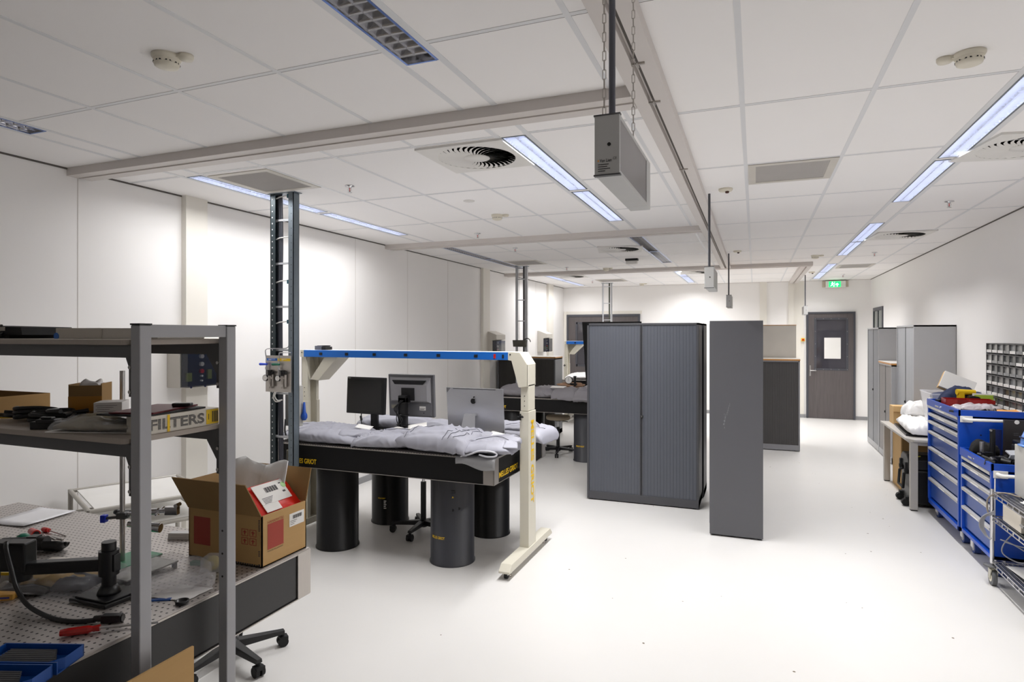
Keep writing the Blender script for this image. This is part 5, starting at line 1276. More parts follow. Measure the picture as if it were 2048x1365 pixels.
# white tubular cart behind the table
ct = thing('tubular_trolley', 'white-topped tubular trolley standing behind the foreground table by the wall', 'trolley', (-3.93, 3.01, 0), math.radians(64.6))
M = rot((-3.93, 3.01, 0), math.radians(64.6)); hx, hy = .335, .345
q = B(M)
for x in (-hx, hx):
    for y in (-hy, hy): q.cyl((x, y, .09), (x, y, .762), .015, 14)
q.split('leg_tube', mat('tube_taupe', (176, 172, 164), .4, metal=.3), ct)
for z, nm in ((.75, 'top'), (.60, 'shelf')):
    q = B(M)
    for a, b_ in (((-hx, -hy), (hx, -hy)), ((hx, -hy), (hx, hy)), ((hx, hy), (-hx, hy)), ((-hx, hy), (-hx, -hy))): q.cyl((a[0], a[1], z), (b_[0], b_[1], z), .014, 14)
    q.build(nm+'_rail', mat('tube_taupe', (176, 172, 164), .4), ct)
    B(M).box(-hx+.035, hx-.02, -hy+.02, hy-.02, z-.004, z+.004).build(nm+'_board', WHITEP, ct)
q = B(M)
for x in (-hx, hx):
    for y in (-hy, hy): q.cyl((x, y-.012, .045), (x, y+.012, .045), .045, 18).box(x-.018, x+.018, y-.02, y+.02, .045, .10)
q.build('caster', BLACK, ct)
# ------------------------------------------------------------------ tambour cupboards
def tambour(label, x0, x1, y0, y1, h, face, body, slat, two=True, wood=False, lock=True, name='tambour_cupboard', plinth=.085, group=None, side=None):
    """face: '-y' or '-x' = the side the sliding doors are on"""
    t = thing(name, label, 'cupboard', ((x0+x1)/2, (y0+y1)/2, 0), 0, group)
    e = .022; zt = h-(.028 if wood else .0); zi0, zi1 = plinth+.01, zt-.022
    ins = .012
    if face == '-y':
        b = B().box(x0, x0+e, y0, y1, .012, zt).box(x1-e, x1, y0, y1, .012, zt).box(x0, x1, y0, y1, zt-.022, zt).box(x0, x1, y0+.002, y1, .012, zi0).box(x0, x1, y1-.006, y1, .012, zt)
        b.build('carcass', body, t, bevel=.0015)
        xm = (x0+x1)/2
        for i, (a, c_) in enumerate(((x0+e, xm-.004), (xm+.004, x1-e)) if two else ((x0+e, x1-e),)):
            n = max(4, int(round((c_-a)/.034)))
            B().ribs(a, c_, n, y0+ins, .0022, zi0, zi1, 'x', -1).box(a, c_, y0+ins, y0+ins+.01, zi0, zi1).build('tambour_door', slat, t)
            if two: B().box(c_-.012 if i == 0 else a, c_ if i == 0 else a+.012, y0+.004, y0+ins, zi0, zi1).build('door_edge', body, t)
        if lock and two:
            l_ = B().box(xm-.006, xm+.022, y0-.006, y0+.008, h*.475, h*.475+.032).build('lock', BLACK, t, bevel=.003)
            B().cyl((xm+.008, y0-.008, h*.475+.018), (xm+.008, y0-.006, h*.475+.018), .006, 12).build('lock_barrel', STEEL, l_)
    else:
        b = B().box(x0, x1, y0, y0+e, .012, zt).box(x0, x1, y1-e, y1, .012, zt).box(x0, x1, y0, y1, zt-.022, zt).box(x0+.002, x1, y0, y1, .012, zi0).box(x1-.006, x1, y0, y1, .012, zt)
        b.build('carcass', body, t, bevel=.0015)
        ym = (y0+y1)/2
        for i, (a, c_) in enumerate(((y0+e, ym-.006), (ym+.006, y1-e))):
            n = max(4, int(round((c_-a)/.034)))
            B().ribs(a, c_, n, x0+ins, .0022, zi0, zi1, 'y', -1).box(x0+ins, x0+ins+.01, a, c_, zi0, zi1).build('tambour_door', slat, t)
        B().box(x0+.006, x0+.012, ym-.012, ym+.012, zi0, zi1).build('door_edge', GREYD, t)
        if lock: B().box(x0-.006, x0+.01, ym-.01, ym+.014, h*.475, h*.475+.032).build('lock', BLACK, t, bevel=.003)
    q = B()
    for x in (x0+.04, x1-.04):
        for y in (y0+.04, y1-.04): q.cyl((x, y, 0), (x, y, .014), .02, 12)
    q.split('levelling_foot', BLACKM, t)
    if wood:
        B().box(x0-.004, x1+.004, y0-.006, y1, zt, h-.006).build('wood_edge_top', WOODE, t)
        B().box(x0-.003, x1+.003, y0-.005, y1, h-.006, h).build('top_laminate', TOPW, t)
    return t
tambour('large anthracite tambour cupboard with two ribbed doors in the middle of the room', -1.735, -.545, 6.70, 7.13, 1.95, '-y', CABD, TAMB)
tambour('second anthracite cupboard standing back to back behind the large ribbed-door cupboard', -1.735, -.53, 7.20, 7.63, 1.95, '-y', CABD, TAMB)
t = thing('tall_cupboard', 'tall anthracite cupboard seen end-on, scuffed side panel, right of the ribbed-door cupboard', 'cupboard', (-.157, 6.5, 0))
B().box(-.385, .067, 5.905, 7.10, .014, 1.952).build('carcass', CABP, t, bevel=.002)
B().box(-.383, .065, 5.9, 5.906, .016, 1.950).build('side_panel', CABP, t, bevel=.001)
B().ribs(5.94, 6.49, 16, -.385, .004, .1, 1.92, 'y', -1).ribs(6.51, 7.06, 16, -.385, .004, .1, 1.92, 'y', -1).build('tambour_door', TAMB, t)
q = B()
for x in (-.35, .035):
    for y in (5.95, 7.05): q.cyl((x, y, 0), (x, y, .016), .02, 12)
q.split('levelling_foot', BLACKM, t)
q = B(); rr = random.Random(2)
for i in range(9):
    z = 1.02+.020*i; x = -.262+.006*i+rr.uniform(-.004, .004); q.box(x, x+.0022, 5.8993, 5.9, z, z+.03)
for i in range(5): q.box(-.27+rr.uniform(0, .02), -.266+rr.uniform(0, .02), 5.8993, 5.9, .98+.03*i, .995+.03*i)
q.build('scuff_marks', mat('scuff', (128, 128, 132), .6), t)
tambour('low charcoal tambour cupboard with wooden top behind the tall end-on cupboard', -.55, .652, 10.60, 11.04, 1.445, '-y', mat('cab_frame_grey', (140, 140, 144), .42), TAMK, wood=True)
t = thing('beige_screen_panel', 'beige panel cupboard standing behind the low wooden-topped cupboard near the door', 'cupboard', (.1, 11.3, 0))
B().box(-.58, .625, 11.09, 11.5, .0, 1.975).build('body', CREAMB, t, bevel=.002)
B().box(-.582, .627, 11.085, 11.505, 1.975, 1.985).build('top_edge', WOODE, t)
tambour('low dark tambour cupboard with wooden top in the far left corner', -4.46, -3.335, 10.62, 11.06, 1.425, '-y', mat('cab_frame_grey2', (104, 106, 110), .42), mat('tambour_brown', (50, 47, 44), .5), wood=True)
t = thing('black_screen', 'tall black board leaning just left of the large ribbed-door cupboard', 'screen', (-2.4, 10.3, 0))
B().add([(-2.62, 10.30, 0), (-1.75, 10.30, 0), (-1.75, 10.30, 2.04), (-2.755, 10.30, 2.04), (-2.62, 10.34, 0), (-1.75, 10.34, 0), (-1.75, 10.34, 2.04), (-2.755, 10.34, 2.04)], [(0, 1, 2, 3), (7, 6, 5, 4), (0, 4, 5, 1), (1, 5, 6, 2), (2, 6, 7, 3), (3, 7, 4, 0)]).build('board', BLACKM, t)
B().box(-2.60, -2.56, 10.26, 10.30, 1.34, 1.36).build('hook', STEEL, t)
# cupboards along the right wall
G3 = 'tall grey cupboards along the right wall'
tambour('tall grey tambour cupboard at the far end of the right wall, dark ribbed doors', 1.78, 2.23, 11.0, 12.0, 1.935, '-x', CABL, mat('tambour_mid', (122, 124, 128), .42), group=G3)
tambour('low grey tambour cupboard with wooden top between two tall ones on the right', 1.78, 2.23, 10.02, 10.98, 1.425, '-x', CABL, mat('tambour_warm', (134, 130, 128), .42), wood=True)
tambour('tall light grey tambour cupboard with wide plain side panel on the right', 1.84, 2.286, 9.0, 10.0, 1.945, '-x', CABL, mat('tambour_pale', (160, 162, 166), .42), group=G3)

# ------------------------------------------------------------------ desk and what stands round it
t = thing('desk', 'light grey office desk on square legs between the cupboards and blue cabinets', 'desk', (1.87, 8.2, 0))
DZ = .74; DM = mat('desk_top', (196, 192, 186), .4); DL = mat('desk_leg', (182, 178, 172), .42)
B().prism([(1.47, 7.56), (1.53, 7.455), (2.25, 7.455), (2.25, 8.96), (1.47, 8.96)], DZ-.022, DZ, 'z').build('top', DM, t, bevel=.002)
for x in (1.50, 2.17):
    for y in (7.475, 8.88): B().box(x, x+.066, y, y+.066, .012, DZ-.022).box(x+.004, x+.062, y+.004, y+.062, 0, .012, 1).build('leg', [DL, BLACKM], t, bevel=.002)
B().box(1.52, 1.55, 7.54, 8.88, DZ-.062, DZ-.022).box(1.566, 2.17, 7.49, 7.52, DZ-.062, DZ-.022).build('rail', DL, t)
t = thing('hard_case', 'black rugged wheeled case with handle standing under the desk', 'case', (1.75, 7.85, 0))
B().box(1.52, 2.0, 7.62, 8.02, .03, .40).box(1.535, 1.985, 7.64, 8.0, .40, .46).build('body', BLACK, t, bevel=.025)
B().prism([(7.61, .40), (8.03, .40), (8.0, .50), (7.92, .545), (7.72, .545), (7.64, .50)], 1.51, 2.01, 'x').build('lid', BLACK, t, bevel=.012)
q = B()
for y in (7.70, 7.95): q.box(1.49, 1.52, y-.02, y+.02, .34, .46).box(1.485, 1.50, y-.015, y+.015, .36, .40)
q.build('latches', BLACKM, t, bevel=.003)
B().tube([(1.515, 7.70, .36), (1.485, 7.70, .34), (1.475, 7.70, .19), (1.475, 7.92, .19), (1.485, 7.92, .34), (1.515, 7.92, .36)], .014, 10).build('handle', BLACKM, t)
q = B()
for y in (7.66, 7.94): q.cyl((1.495, y, .038), (1.495, y+.05, .038), .038, 18).box(1.49, 1.53, y-.008, y+.058, .03, .10)
q.split('wheel', BLACKM, t)
B().tube([(1.53, 7.66, .50), (1.56, 7.63, .535), (1.62, 7.63, .545)], .007, 6).build('yellow_tag', mat('tag_yellow', (190, 180, 40), .5), t)
t = thing('large_carton', 'large brown cardboard box standing under the desk behind the black case', 'box', (1.9, 8.7, 0))
B().box(1.59, 2.14, 8.40, 8.86, 0, .705).build('body', CARDD, t, bevel=.002)
B().box(1.588, 1.60, 8.395, 8.865, .0, .706).build('edge', CARDT, t)
t = thing('flat_screen', 'flat black screen lying under the white wrapped bundle on the desk', 'screen', (1.62, 8.1, DZ))
B(rot((1.70, 8.15, DZ), -.06)).box(-.17, .17, -.45, .45, .001, .022).build('panel', BLACK, t, bevel=.003)
b = bundle('x', '', 1.72, 8.08, DZ+.024, .86, .40, .125, 1.52, 101, None, crump=.25); b.build('wrapped_bundle', WHITEC, None, 'long white plastic-wrapped bundle lying on the desk', 'bundle')
t = thing('carton', 'open tan cardboard box on the far end of the desk', 'box', (1.68, 8.75, DZ))
B().box(1.56, 1.95, 8.66, 8.90, DZ, DZ+.215).build('body', CARDT, t, bevel=.002)
B().box(1.555, 1.955, 8.635, 8.66, DZ+.155, DZ+.222).build('flap', CARDT, t)
b = bundle('x', '', 1.76, 8.46, DZ+.135, .30, .18, .15, .3, 107, None, crump=.4); b.build('wrapped_lump', WHITEC, None, 'smaller white plastic-wrapped lump in front of the tan cardboard box', 'bundle')
t = thing('clear_bin', 'clear plastic storage bin on the desk beside the taller blue cabinet', 'bin', (1.95, 7.72, DZ+.12))
z0, z1 = DZ+.152, DZ+.475
b = B(); lo = [(1.73, 7.50), (2.2, 7.50), (2.2, 7.93), (1.73, 7.93)]; hi = [(1.69, 7.47), (2.24, 7.47), (2.24, 7.97), (1.69, 7.97)]
b.add([(x, y, z0) for x, y in lo]+[(x, y, z1) for x, y in hi], [(3, 2, 1, 0), (0, 1, 5, 4), (1, 2, 6, 5), (2, 3, 7, 6), (3, 0, 4, 7)])
b.build('tub', CLEARB, t, solid=.003)
q = B()
for a, c_ in zip(hi, hi[1:]+hi[:1]): q.cyl((a[0], a[1], z1), (c_[0], c_[1], z1), .008, 8)
q.build('rim', CLEARB, t)
B().box(1.74, 2.19, 7.51, 7.92, z0+.004, z0+.25).build('paper_lining', WHITEC, None, 'white wrapped contents inside the clear plastic bin', 'wrapping', bevel=.02)
b = bundle('x', '', 1.98, 7.70, z0+.255, .44, .36, .08, .1, 111, None, crump=.3); b.build('folded_clothes', NAVY, None, 'navy folded clothes heaped on top of the clear bin', 'clothes')
t = thing('leaning_book', 'white carton with brown edge leaning out of the clear bin', 'box', (2.0, 7.85, 1.2))
M = rot((1.99, 7.82, 1.29), -.1, -.45, .42)
B(M).box(-.15, .15, -.02, .0, -.09, .10).build('white_face', PAPER, t)
B(M).box(-.152, .152, .0, .045, -.092, .102).build('brown_side', CARDT, t)

# ------------------------------------------------------------------ blue drawer cabinets on wheels
def blue_cabinet(label, x0, x1, y0, y1, z0, z1, tops, zbot):
    t = thing('drawer_cabinet', label, 'drawer cabinet', ((x0+x1)/2, (y0+y1)/2, 0), 0, 'blue wheeled drawer cabinets')
    e = .032
    B().box(x0+.0, x1, y0, y0+e, z0, z1-.03).box(x0, x1, y1-e, y1, z0, z1-.03).box(x1-.02, x1, y0, y1, z0, z1-.03).box(x0, x1, y0, y1, z0, zbot-.012).box(x0+.03, x1, y0, y1, z1-.07, z1-.05).build('carcass', CABBLUE, t, bevel=.002)
    B().box(x0-.004, x1, y0-.004, y0+.012, z1-.055, z1).box(x0-.004, x1, y1-.012, y1+.004, z1-.055, z1).box(x1-.012, x1, y0, y1, z1-.055, z1).box(x0-.006, x0+.016, y0-.004, y1+.004, z1-.065, z1).build('tray_rim', CABBLUE, t, bevel=.002)
    B().box(x0+.016, x1-.012, y0+.012, y1-.012, z1-.05, z1-.046).build('top_mat', BLACKM, t)
    zs = list(tops)+[zbot-.004]
    for i in range(len(tops)):
        za, zb = zs[i], zs[i+1]+.012
        d = B().box(x0+.022, x0+.036, y0+e+.004, y1-e-.004, zb, za).build('drawer', CABBLUE2, t, bevel=.0015)
        h = B().prism([(x0+.022, za+.002), (x0-.004, za-.004), (x0-.006, za-.012), (x0-.002, za-.028), (x0+.006, za-.034), (x0+.022, za-.034)], y0+e+.002, y1-e-.002, 'y').build('handle', ALU, d, bevel=.0015)
        B().box(x0-.0065, x0-.004, (y0+y1)/2-.09, (y0+y1)/2+.09, za-.024, za-.012).build('label_strip', PAPER, d)
    B().cyl((x0-.012, y0+(y1-y0)*.52, z1-.04), (x0, y0+(y1-y0)*.52, z1-.04), .011, 14).build('lock', CHROME, t)
    B().box(x0-.008, x0-.005, y0+(y1-y0)*.58, y0+(y1-y0)*.70, z1-.048, z1-.034).build('name_plate', ALU, t)
    # push bar across the end
    B().tube([(x0+.035, y0-.004, z1-.075), (x0+.04, y0-.055, z1-.075), (x0+.06, y0-.07, z1-.075), (x1-.06, y0-.07, z1-.075), (x1-.04, y0-.055, z1-.075), (x1-.035, y0-.004, z1-.075)], .013, 12).build('push_bar', WHITEP, t)
    B().box(x0+.01, x0+.10, y0-.010, y0-.003, z1-.105, z1-.05).build('bar_bracket', WHITEP, t, bevel=.002)
    B().cyl((x0+.16, y0-.002, z1-.21), (x0+.16, y0, z1-.21), .006, 10).build('side_hole', BLACKM, t)
    for y in (y0+.11, y1-.11):
        for x in (x0+.08, x1-.08):
            c_ = B().cyl((x-.022, y, .055), (x+.022, y, .055), .055, 24).build('wheel', TYREB, t)
            B().box(x-.032, x-.024, y-.03, y+.03, .05, z0).box(x+.024, x+.032, y-.03, y+.03, .05, z0).box(x-.032, x+.032, y-.03, y+.03, z0-.012, z0).build('fork', WHITEP, c_)
            B().cyl((x-.024, y, .055), (x+.024, y, .055), .036, 18).build('wheel_hub', GREY, c_)
    return t
blue_cabinet('taller blue drawer cabinet with seven drawers on wheels by the right wall', 1.64, 2.25, 6.40, 7.43, .125, 1.175, (1.114, 1.039, .962, .858, .695, .539, .384), .177)
blue_cabinet('shorter blue drawer cabinet with five drawers in front of the taller one', 1.64, 2.25, 5.60, 6.34, .15, .865, (.80, .742, .643, .536, .378), .19)
# contents of the taller cabinet
zc = 1.132
t = thing('red_bin', 'dark red open bin on top of the taller blue cabinet', 'bin', (1.86, 6.9, zc))
M = rot((1.86, 7.02, zc), -.05)
q = B(M)
q.box(-.09, .0, -.10, -.095, 0, .085).box(-.18, .20, -.10, -.096, 0, .085).box(-.18, .20, .096, .10, 0, .085).box(-.18, -.176, -.10, .10, 0, .085).box(.196, .20, -.10, .10, 0, .085).box(.02, .024, -.10, .10, 0, .08).box(-.18, .20, -.1, .1, 0, .004)
q.build('walls', REDB, t)
b = bundle('x', '', 1.86, 6.76, zc+.002, .34, .24, .055, .15, 121, None, crump=.8); b.build('clear_bags', clear('bag_milky', (236, 230, 236), .6, .2), None, 'heap of small clear bags in front of the red bin', 'bags')
t = thing('loose_tools', 'black tools lying in front of the clear bags on the taller blue cabinet', 'tools', (1.85, 6.58, zc))
q = B(); rr = random.Random(8)
for i in range(9):
    x, y, a = 1.70+.05*i, 6.55+rr.uniform(-.06, .06), rr.uniform(0, 3); q.cyl((x, y, zc+.012), (x+.10*math.cos(a), y+.06*math.sin(a), zc+.018+.01*(i % 3)), .010, 8)
q.build('tools', BLACK, t)
b = bundle('x', '', 2.06, 6.56, zc+.002, .20, .14, .035, .1, 125, None); b.build('gloves', ORANGE, None, 'orange work gloves on the taller blue cabinet below the drawer organiser', 'gloves')
t = thing('power_tool', 'black and yellow power tool on top of the taller blue cabinet', 'power tool', (1.78, 7.24, zc))
M = rot((1.80, 7.24, zc+.035), .3)
B(M).cyl((-.10, 0, 0), (.08, 0, 0), .034, 18).box(-.14, -.08, -.03, .03, -.03, .02).build('body', BLACK, t, bevel=.002)
B(rot((1.90, 7.22, zc+.135), .2)).cyl((-.07, 0, 0), (.09, 0, .0), .028, 16, r2=.022).box(-.06, -.01, -.025, .025, -.07, .0).box(-.05, .06, -.02, .02, -.11, -.07).build('yellow_body', YEL, t, bevel=.003)
B(rot((1.96, 7.16, zc+.085), .2)).cyl((-.05, 0, 0), (.07, 0, 0), .024, 14).build('grip', BLACK, t)
t = thing('parts_packet', 'lime green and white packet standing behind the red bin', 'packet', (2.05, 7.18, zc))
M = rot((2.05, 7.16, zc+.002), -.05)
B(M).box(-.10, .14, -.015, .015, 0, .125).build('packet', PAPER, t)
B(M).box(-.09, .06, -.0165, -.014, .06, .115).build('lime_print', LIME, t)
b = bundle('x', '', 1.90, 7.33, zc+.004, .38, .16, .15, -.05, 131, None, ex=1.6); b.build('navy_bag', NAVY, None, 'navy cloth bag lying behind the lime packet on the taller blue cabinet', 'bag')
t = thing('cable_coil', 'small coil of black wire on the taller blue cabinet beside the organiser', 'cable', (1.99, 6.80, zc))
q = B()
for i in range(4): q.tube(arc((2.01, 6.86, zc+.012+.012*i), .05-.004*i, 0, 2*PI, 20), .006, 6)
q.build('wire', BLACK, t)
B().box(1.705, 1.755, 7.10, 7.16, zc, zc+.012).build('pink_tag', mat('pink', (220, 20, 110), .5), None, 'small pink tag at the front edge of the taller blue cabinet', 'tag')
# organiser
t = thing('parts_organiser', 'grey parts organiser full of small clear drawers on the right wall', 'organiser', (2.2, 6.75, 1.13))
ox0, ox1, oy0, oy1, oz0, oz1 = 2.105, 2.28, 6.02, 7.33, 1.135, 1.74
NR, NC = 6, 9; cw = (oy1-oy0)/NC; rh = (oz1-oz0)/NR
q = B().box(ox1-.006, ox1, oy0, oy1, oz0, oz1)
for i in range(NC+1): q.box(ox0, ox1, oy0+cw*i-.004, oy0+cw*i+.004, oz0, oz1)
for j in range(NR+1): q.box(ox0, ox1, oy0-.004, oy1+.004, oz0+rh*j-.004, oz0+rh*j+.004)
q.build('frame', DRG, t)
rr = random.Random(3)
cms = [DRW, mat('drawer_smoke2', (104, 106, 106), .2, var=.25, scale=18), mat('drawer_smoke3', (150, 150, 148), .2, var=.2, scale=15), mat('drawer_dark', (70, 62, 58), .25, var=.3, scale=16)]
for j in range(NR):
    for i in range(NC):
        y0, z0 = oy0+cw*i+.006, oz0+rh*j+.006
        d = B().box(ox0+.012, ox0+.10, y0, y0+cw-.012, z0+.012, z0+rh-.012).build('drawer', cms[min(3, int(rr.random()*3.3)) if j > 1 else (rr.choice((0, 1, 3)))], t)
        wl_ = (i > NC-4 and j > 4) or j < 3 or rr.random() < .45
        B().box(ox0+.002, ox0+.013, y0+.002, y0+cw-.014, z0+.010, z0+.036).build('label_lip', PAPER if wl_ else DRW, d)
# contents of the shorter cabinet
zd = .822
t = thing('black_post_mount', 'black vertical post on the shorter blue cabinet', 'optics post', (1.80, 6.08, zd))
B().cyl((1.80, 6.12, zd), (1.80, 6.12, zd+.235), .019, 18).cyl((1.80, 6.12, zd), (1.80, 6.12, zd+.02), .035, 18).build('post', BLACK, t)
B().cyl((1.785, 6.12, zd+.225), (1.785, 6.10, zd+.225), .008, 10).build('set_screw', STEEL, t)
B().cyl((1.735, 6.14, zd), (1.735, 6.14, zd+.125), .017, 18).build('steel_post', STEEL, None, 'short bright steel post beside the black post', 'optics post')
b = bundle('x', '', 1.78, 6.25, zd+.002, .20, .09, .10, .0, 141, None, ex=2.2, crump=.4); b.build('foam_block', mat('foam_black', (34, 33, 32), .9, var=.3, scale=60), None, 'black foam lump at the back of the shorter blue cabinet', 'foam')
t = thing('optics_parts', 'heap of black optical mounts on the shorter blue cabinet', 'optical parts', (1.80, 5.9, zd))
q = B(); rr = random.Random(12)
for i in range(22):
    x, y = 1.69+.34*rr.random(), 5.70+.42*rr.random(); r = rr.uniform(.014, .03); a = rr.uniform(0, 3)
    if i % 2: q.cyl((x, y, zd+r), (x+.06*math.cos(a), y+.06*math.sin(a), zd+r+.01), r, 14)
    else: q.obox if False else q.box(x, x+.05, y, y+.035, zd, zd+rr.uniform(.03, .07))
q.split('mount', BLACK, t)
t = thing('lens_bracket', 'pale metal bracket with lens among the black mounts', 'bracket', (1.84, 5.9, zd))
M = rot((1.86, 5.86, zd+.085), .4, .5)
B(M).box(-.05, .05, -.03, .03, 0, .012).box(-.05, .05, -.03, -.02, -.045, .0).cyl((0, -.04, -.02), (0, -.01, -.02), .02, 14).build('bracket', mat('bracket_pale', (200, 202, 208), .35, metal=.3), t, bevel=.002)
B(rot((1.88, 5.72, zd), .3)).box(-.05, .05, -.03, .03, 0, .055).build('grey_block', mat('block_grey', (190, 190, 192), .4), None, 'grey block at the front edge of the shorter blue cabinet', 'block', bevel=.002)
t = thing('black_box_lid', 'flat black box with a white oval mark standing against the taller blue cabinet', 'box', (2.0, 6.26, zd))
M = rot((2.0, 6.27, zd+.001), .0, .05)
B(M).box(-.085, .085, -.015, .015, 0, .30).build('box', mat('box_charcoal', (48, 44, 46), .4), t, bevel=.002)
B(M).lathe([(0, 0), (.026, 0)], (0, 0, 0), 4) if False else B(M).cyl((0, -.0165, .285), (0, -.014, .285), .017, 20).build('oval_mark', PAPER, t)
B(M).box(-.02, .012, -.0158, -.0148, .19, .195).box(-.02, .012, -.0158, -.0148, .175, .18).build('printing', GREYD, t)
B(rot((1.885, 6.30, zd))).box(-.03, .03, -.008, .008, 0, .21).build('navy_plate', mat('panel_navy', (16, 30, 84), .5), None, 'dark navy panel standing left of the flat black box', 'panel')
t = thing('carry_case', 'black ribbed carry case with handle on the shorter blue cabinet', 'case', (2.02, 5.98, zd))
B().box(1.915, 2.12, 5.84, 6.10, zd, zd+.13).build('body', mat('case_black', (34, 32, 34), .5), t, bevel=.012)
B().box(1.92, 2.115, 5.845, 6.095, zd+.13, zd+.165).build('lid', BLACK, t, bevel=.01)
B().tube(spline([(1.93, 5.85, zd+.165), (1.96, 5.84, zd+.195), (2.06, 5.84, zd+.205), (2.11, 5.85, zd+.17)], 6), .009, 8).build('handle', GREYD, t)
# ------------------------------------------------------------------ chrome trolley in the right foreground
t = thing('wire_trolley', 'chrome wire trolley on casters at the right edge of the photo', 'trolley', (1.9, 5.2, 0))
kx0, kx1, ky0, ky1 = 1.615, 2.16, 4.70, 5.50
for x in (kx0, kx1):
    for y in (ky0, ky1): B().cyl((x, y, .135), (x, y, .70), .0135, 16).build('post', CHROME, t)
for z in (.675, .50, .165):
    q = B()
    for dz in (0, -.028):
        for a, c_ in (((kx0, ky0), (kx1, ky0)), ((kx1, ky0), (kx1, ky1)), ((kx1, ky1), (kx0, ky1)), ((kx0, ky1), (kx0, ky0))): q.cyl((a[0], a[1], z+dz), (c_[0], c_[1], z+dz), .0048, 8)
    n = 18
    for i in range(1, n): q.cyl((kx0+(kx1-kx0)*i/n, ky0, z-.004), (kx0+(kx1-kx0)*i/n, ky1, z-.004), .0026, 6)
    for i in range(9): q.cyl((kx0, ky0+(ky1-ky0)*i/8, z), (kx0, ky0+(ky1-ky0)*i/8, z-.028), .003, 6)
    q.build('wire_shelf', CHROME, t)
    B().box(kx0+.012, kx1-.012, ky0+.012, ky1-.012, z-.012, z-.008).build('shelf_sheet', mat('sheet_steel_dark', (96, 98, 104), .3, metal=.6), t)
for x in (kx0, kx1):
    for y in (ky0, ky1):
        y_ = y; y = y-.035
        c_ = B().cyl((x-.014, y+.02, .055), (x+.014, y+.02, .055), .055, 24).build('caster_wheel', mat('tyre_grey', (98, 100, 102), .6), t)
        B().cyl((x-.017, y+.02, .055), (x+.017, y+.02, .055), .030, 18).build('wheel_hub', CREAMD, c_)
        B().prism([(y-.02, .12), (y+.03, .12), (y+.035, .05), (y+.01, .045)], x-.024, x-.018, 'x').prism([(y-.02, .12), (y+.03, .12), (y+.035, .05), (y+.01, .045)], x+.018, x+.024, 'x').cyl((x, y_, .10), (x, y_, .135), .024, 16).build('fork', mat('fork_beige', (200, 196, 180), .4, metal=.4), c_)
        B().lathe([(0, .132), (.05, .132), (.056, .138), (.05, .144), (0, .144)], (x, y_, 0), 24).build('bumper', GREYD, c_)
t = thing('device_box', 'beige device box hanging under the top shelf of the chrome trolley', 'device', (1.68, 5.1, .5))
B().box(1.63, 1.80, 5.02, 5.34, .515, .632).build('case', mat('device_beige', (216, 208, 194), .4), t, bevel=.003)
B().box(1.64, 2.0, 4.80, 5.0, .515, .60).build('black_section', BLACK, t, bevel=.003)
B().cyl((1.625, 5.0, .575), (1.625, 4.94, .575), .010, 10).build('clamp', STEEL, t)
t = thing('grey_cable', 'loops of grey cable hanging from the corner of the chrome trolley', 'cable', (1.6, 5.4, .3))
q = B()
for i in range(4): q.tube(spline([(1.62, 5.47, .52+.008*i), (1.575-.006*i, 5.50, .49), (1.565-.008*i, 5.51, .42), (1.58-.004*i, 5.50, .36), (1.60, 5.48, .33)], 6), .0045, 6)
q.tube(spline([(1.62, 5.44, .50), (1.66, 5.42, .44), (1.70, 5.38, .47)], 6), .0045, 6)
q.tube(spline([(1.74, 5.36, .47), (1.70, 5.40, .40), (1.655, 5.42, .31), (1.66, 5.42, .25), (1.73, 5.38, .215), (1.79, 5.34, .24), (1.78, 5.34, .29), (1.70, 5.38, .34), (1.64, 5.42, .355)], 8), .0045, 6)
q.tube(spline([(1.66, 5.40, .345), (1.76, 5.34, .335), (1.85, 5.28, .365), (1.92, 5.2, .39)], 6), .0045, 6)
q.build('cable', CABLEG, t)
B().tube(spline([(1.72, 5.30, .695), (1.66, 5.42, .69), (1.60, 5.50, .64), (1.59, 5.52, .56), (1.60, 5.51, .50)], 8), .006, 8).build('braided_cable', mat('braid_taupe', (140, 130, 118), .5), None, 'brown-grey cable over the far corner of the chrome trolley', 'cable')
B().tube([(1.655, 5.575, .76), (1.652, 5.57, .5), (1.65, 5.57, .3)], .004, 6).build('white_cable', PAPER, None, 'thin white cord hanging down the corner of the shorter blue cabinet', 'cord')
t = thing('paper_stack', 'stack of white papers on the top shelf of the chrome trolley', 'papers', (1.85, 4.95, .68))
for i in range(4): B(rot((1.86, 5.02-.01*i, .681+.006*i), .15-.1*i)).box(-.15, .17, -.13, .20, 0, .0045).build('sheet', PAPER, t)
t = thing('profile_box', 'tall pale aluminium profile box standing on the chrome trolley at the right edge', 'box', (1.85, 5.3, .68))
q = B().box(1.74, 2.02, 5.28, 5.47, .682, 1.04)
for i in range(6): q.box(1.74+.048*i, 1.752+.048*i, 5.272, 5.28, .682, 1.04)
q.build('case', mat('profile_pale', (206, 204, 198), .4, metal=.2), t, bevel=.002)
t = thing('safety_helmet', 'shiny light blue helmet resting on the tall pale box', 'helmet', (1.86, 5.36, 1.041))
B().lathe([(.11, 0), (.118, .02), (.115, .06), (.095, .11), (.05, .142), (0, .15)], (1.86, 5.36, 1.041), 32).build('shell', SKYB, t)
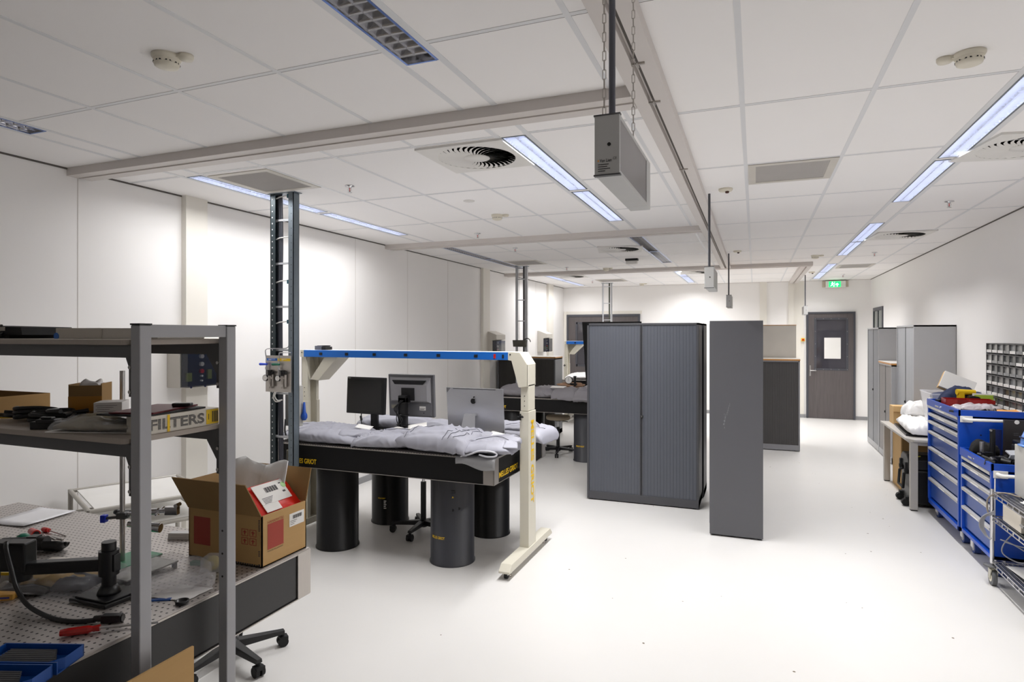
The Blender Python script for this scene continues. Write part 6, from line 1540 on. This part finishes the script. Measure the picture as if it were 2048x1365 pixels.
B().lathe([(.108, -.0005), (.134, .004), (.134, .01), (.112, .016)], (1.86, 5.36, 1.041), 32).build('brim', SKYB, t)
B().tube(arc((1.86, 5.36, 1.104), .1185, PI*.9, PI*1.9, 16), .006, 6).build('band', NAVY, t)
sheet('paper_sheet', 'white papers on the lowest shelf of the chrome trolley', 1.84, 5.22, .17, .30, .42, .1, group=None)
B(rot((1.98, 5.18, .172), .1, 0, -.45)).box(-.012, .012, -.22, .22, 0, .26).build('white_board', WHITEP, None, 'white board leaning on the lowest shelf of the chrome trolley', 'board')

# small flecks of dirt on the vinyl floor
fk = B(); rr = random.Random(17)
for i in range(46):
    x, y = rr.uniform(-1.9, 1.5), rr.uniform(2.4, 10); r = rr.uniform(.003, .009)
    fk.add([(x+r*math.cos(a)*rr.uniform(.6, 1.4), y+r*math.sin(a), .0006) for a in (0, 1.1, 2.3, 3.4, 4.6, 5.6)], [(0, 1, 2, 3, 4, 5)])
fk.build('floor_flecks', mat('fleck', (120, 108, 92), .8), None, 'small specks of dirt scattered over the pale floor', 'dirt', kind='stuff')

# ------------------------------------------------------------------ camera, world, view
cam = bpy.data.cameras.new('camera'); co = bpy.data.objects.new('camera', cam); COL.objects.link(co)
FPX = 1238.0
cam.sensor_fit = 'HORIZONTAL'; cam.sensor_width = 36.0; cam.lens = FPX/2048*36.0
cam.shift_y = -13.5/2048; cam.clip_start = .05
co.location = (0, 0, 1.83); co.rotation_euler = (PI/2, 0, math.atan(486/FPX))
SC.camera = co
w = bpy.data.worlds.new('room_world'); SC.world = w; w.use_nodes = True
w.node_tree.nodes['Background'].inputs[0].default_value = (0.8, 0.8, 0.8, 1)
w.node_tree.nodes['Background'].inputs[1].default_value = 0.02
SC.view_settings.view_transform = 'Standard'; SC.view_settings.look = 'None'
SC.view_settings.gamma = 1.0; SC.view_settings.use_curve_mapping = False
SC.view_settings.exposure = 0.47
SC.cycles.diffuse_bounces = 6; SC.cycles.max_bounces = 10; SC.cycles.transparent_max_bounces = 16
SC.cycles.sample_clamp_indirect = 6.0
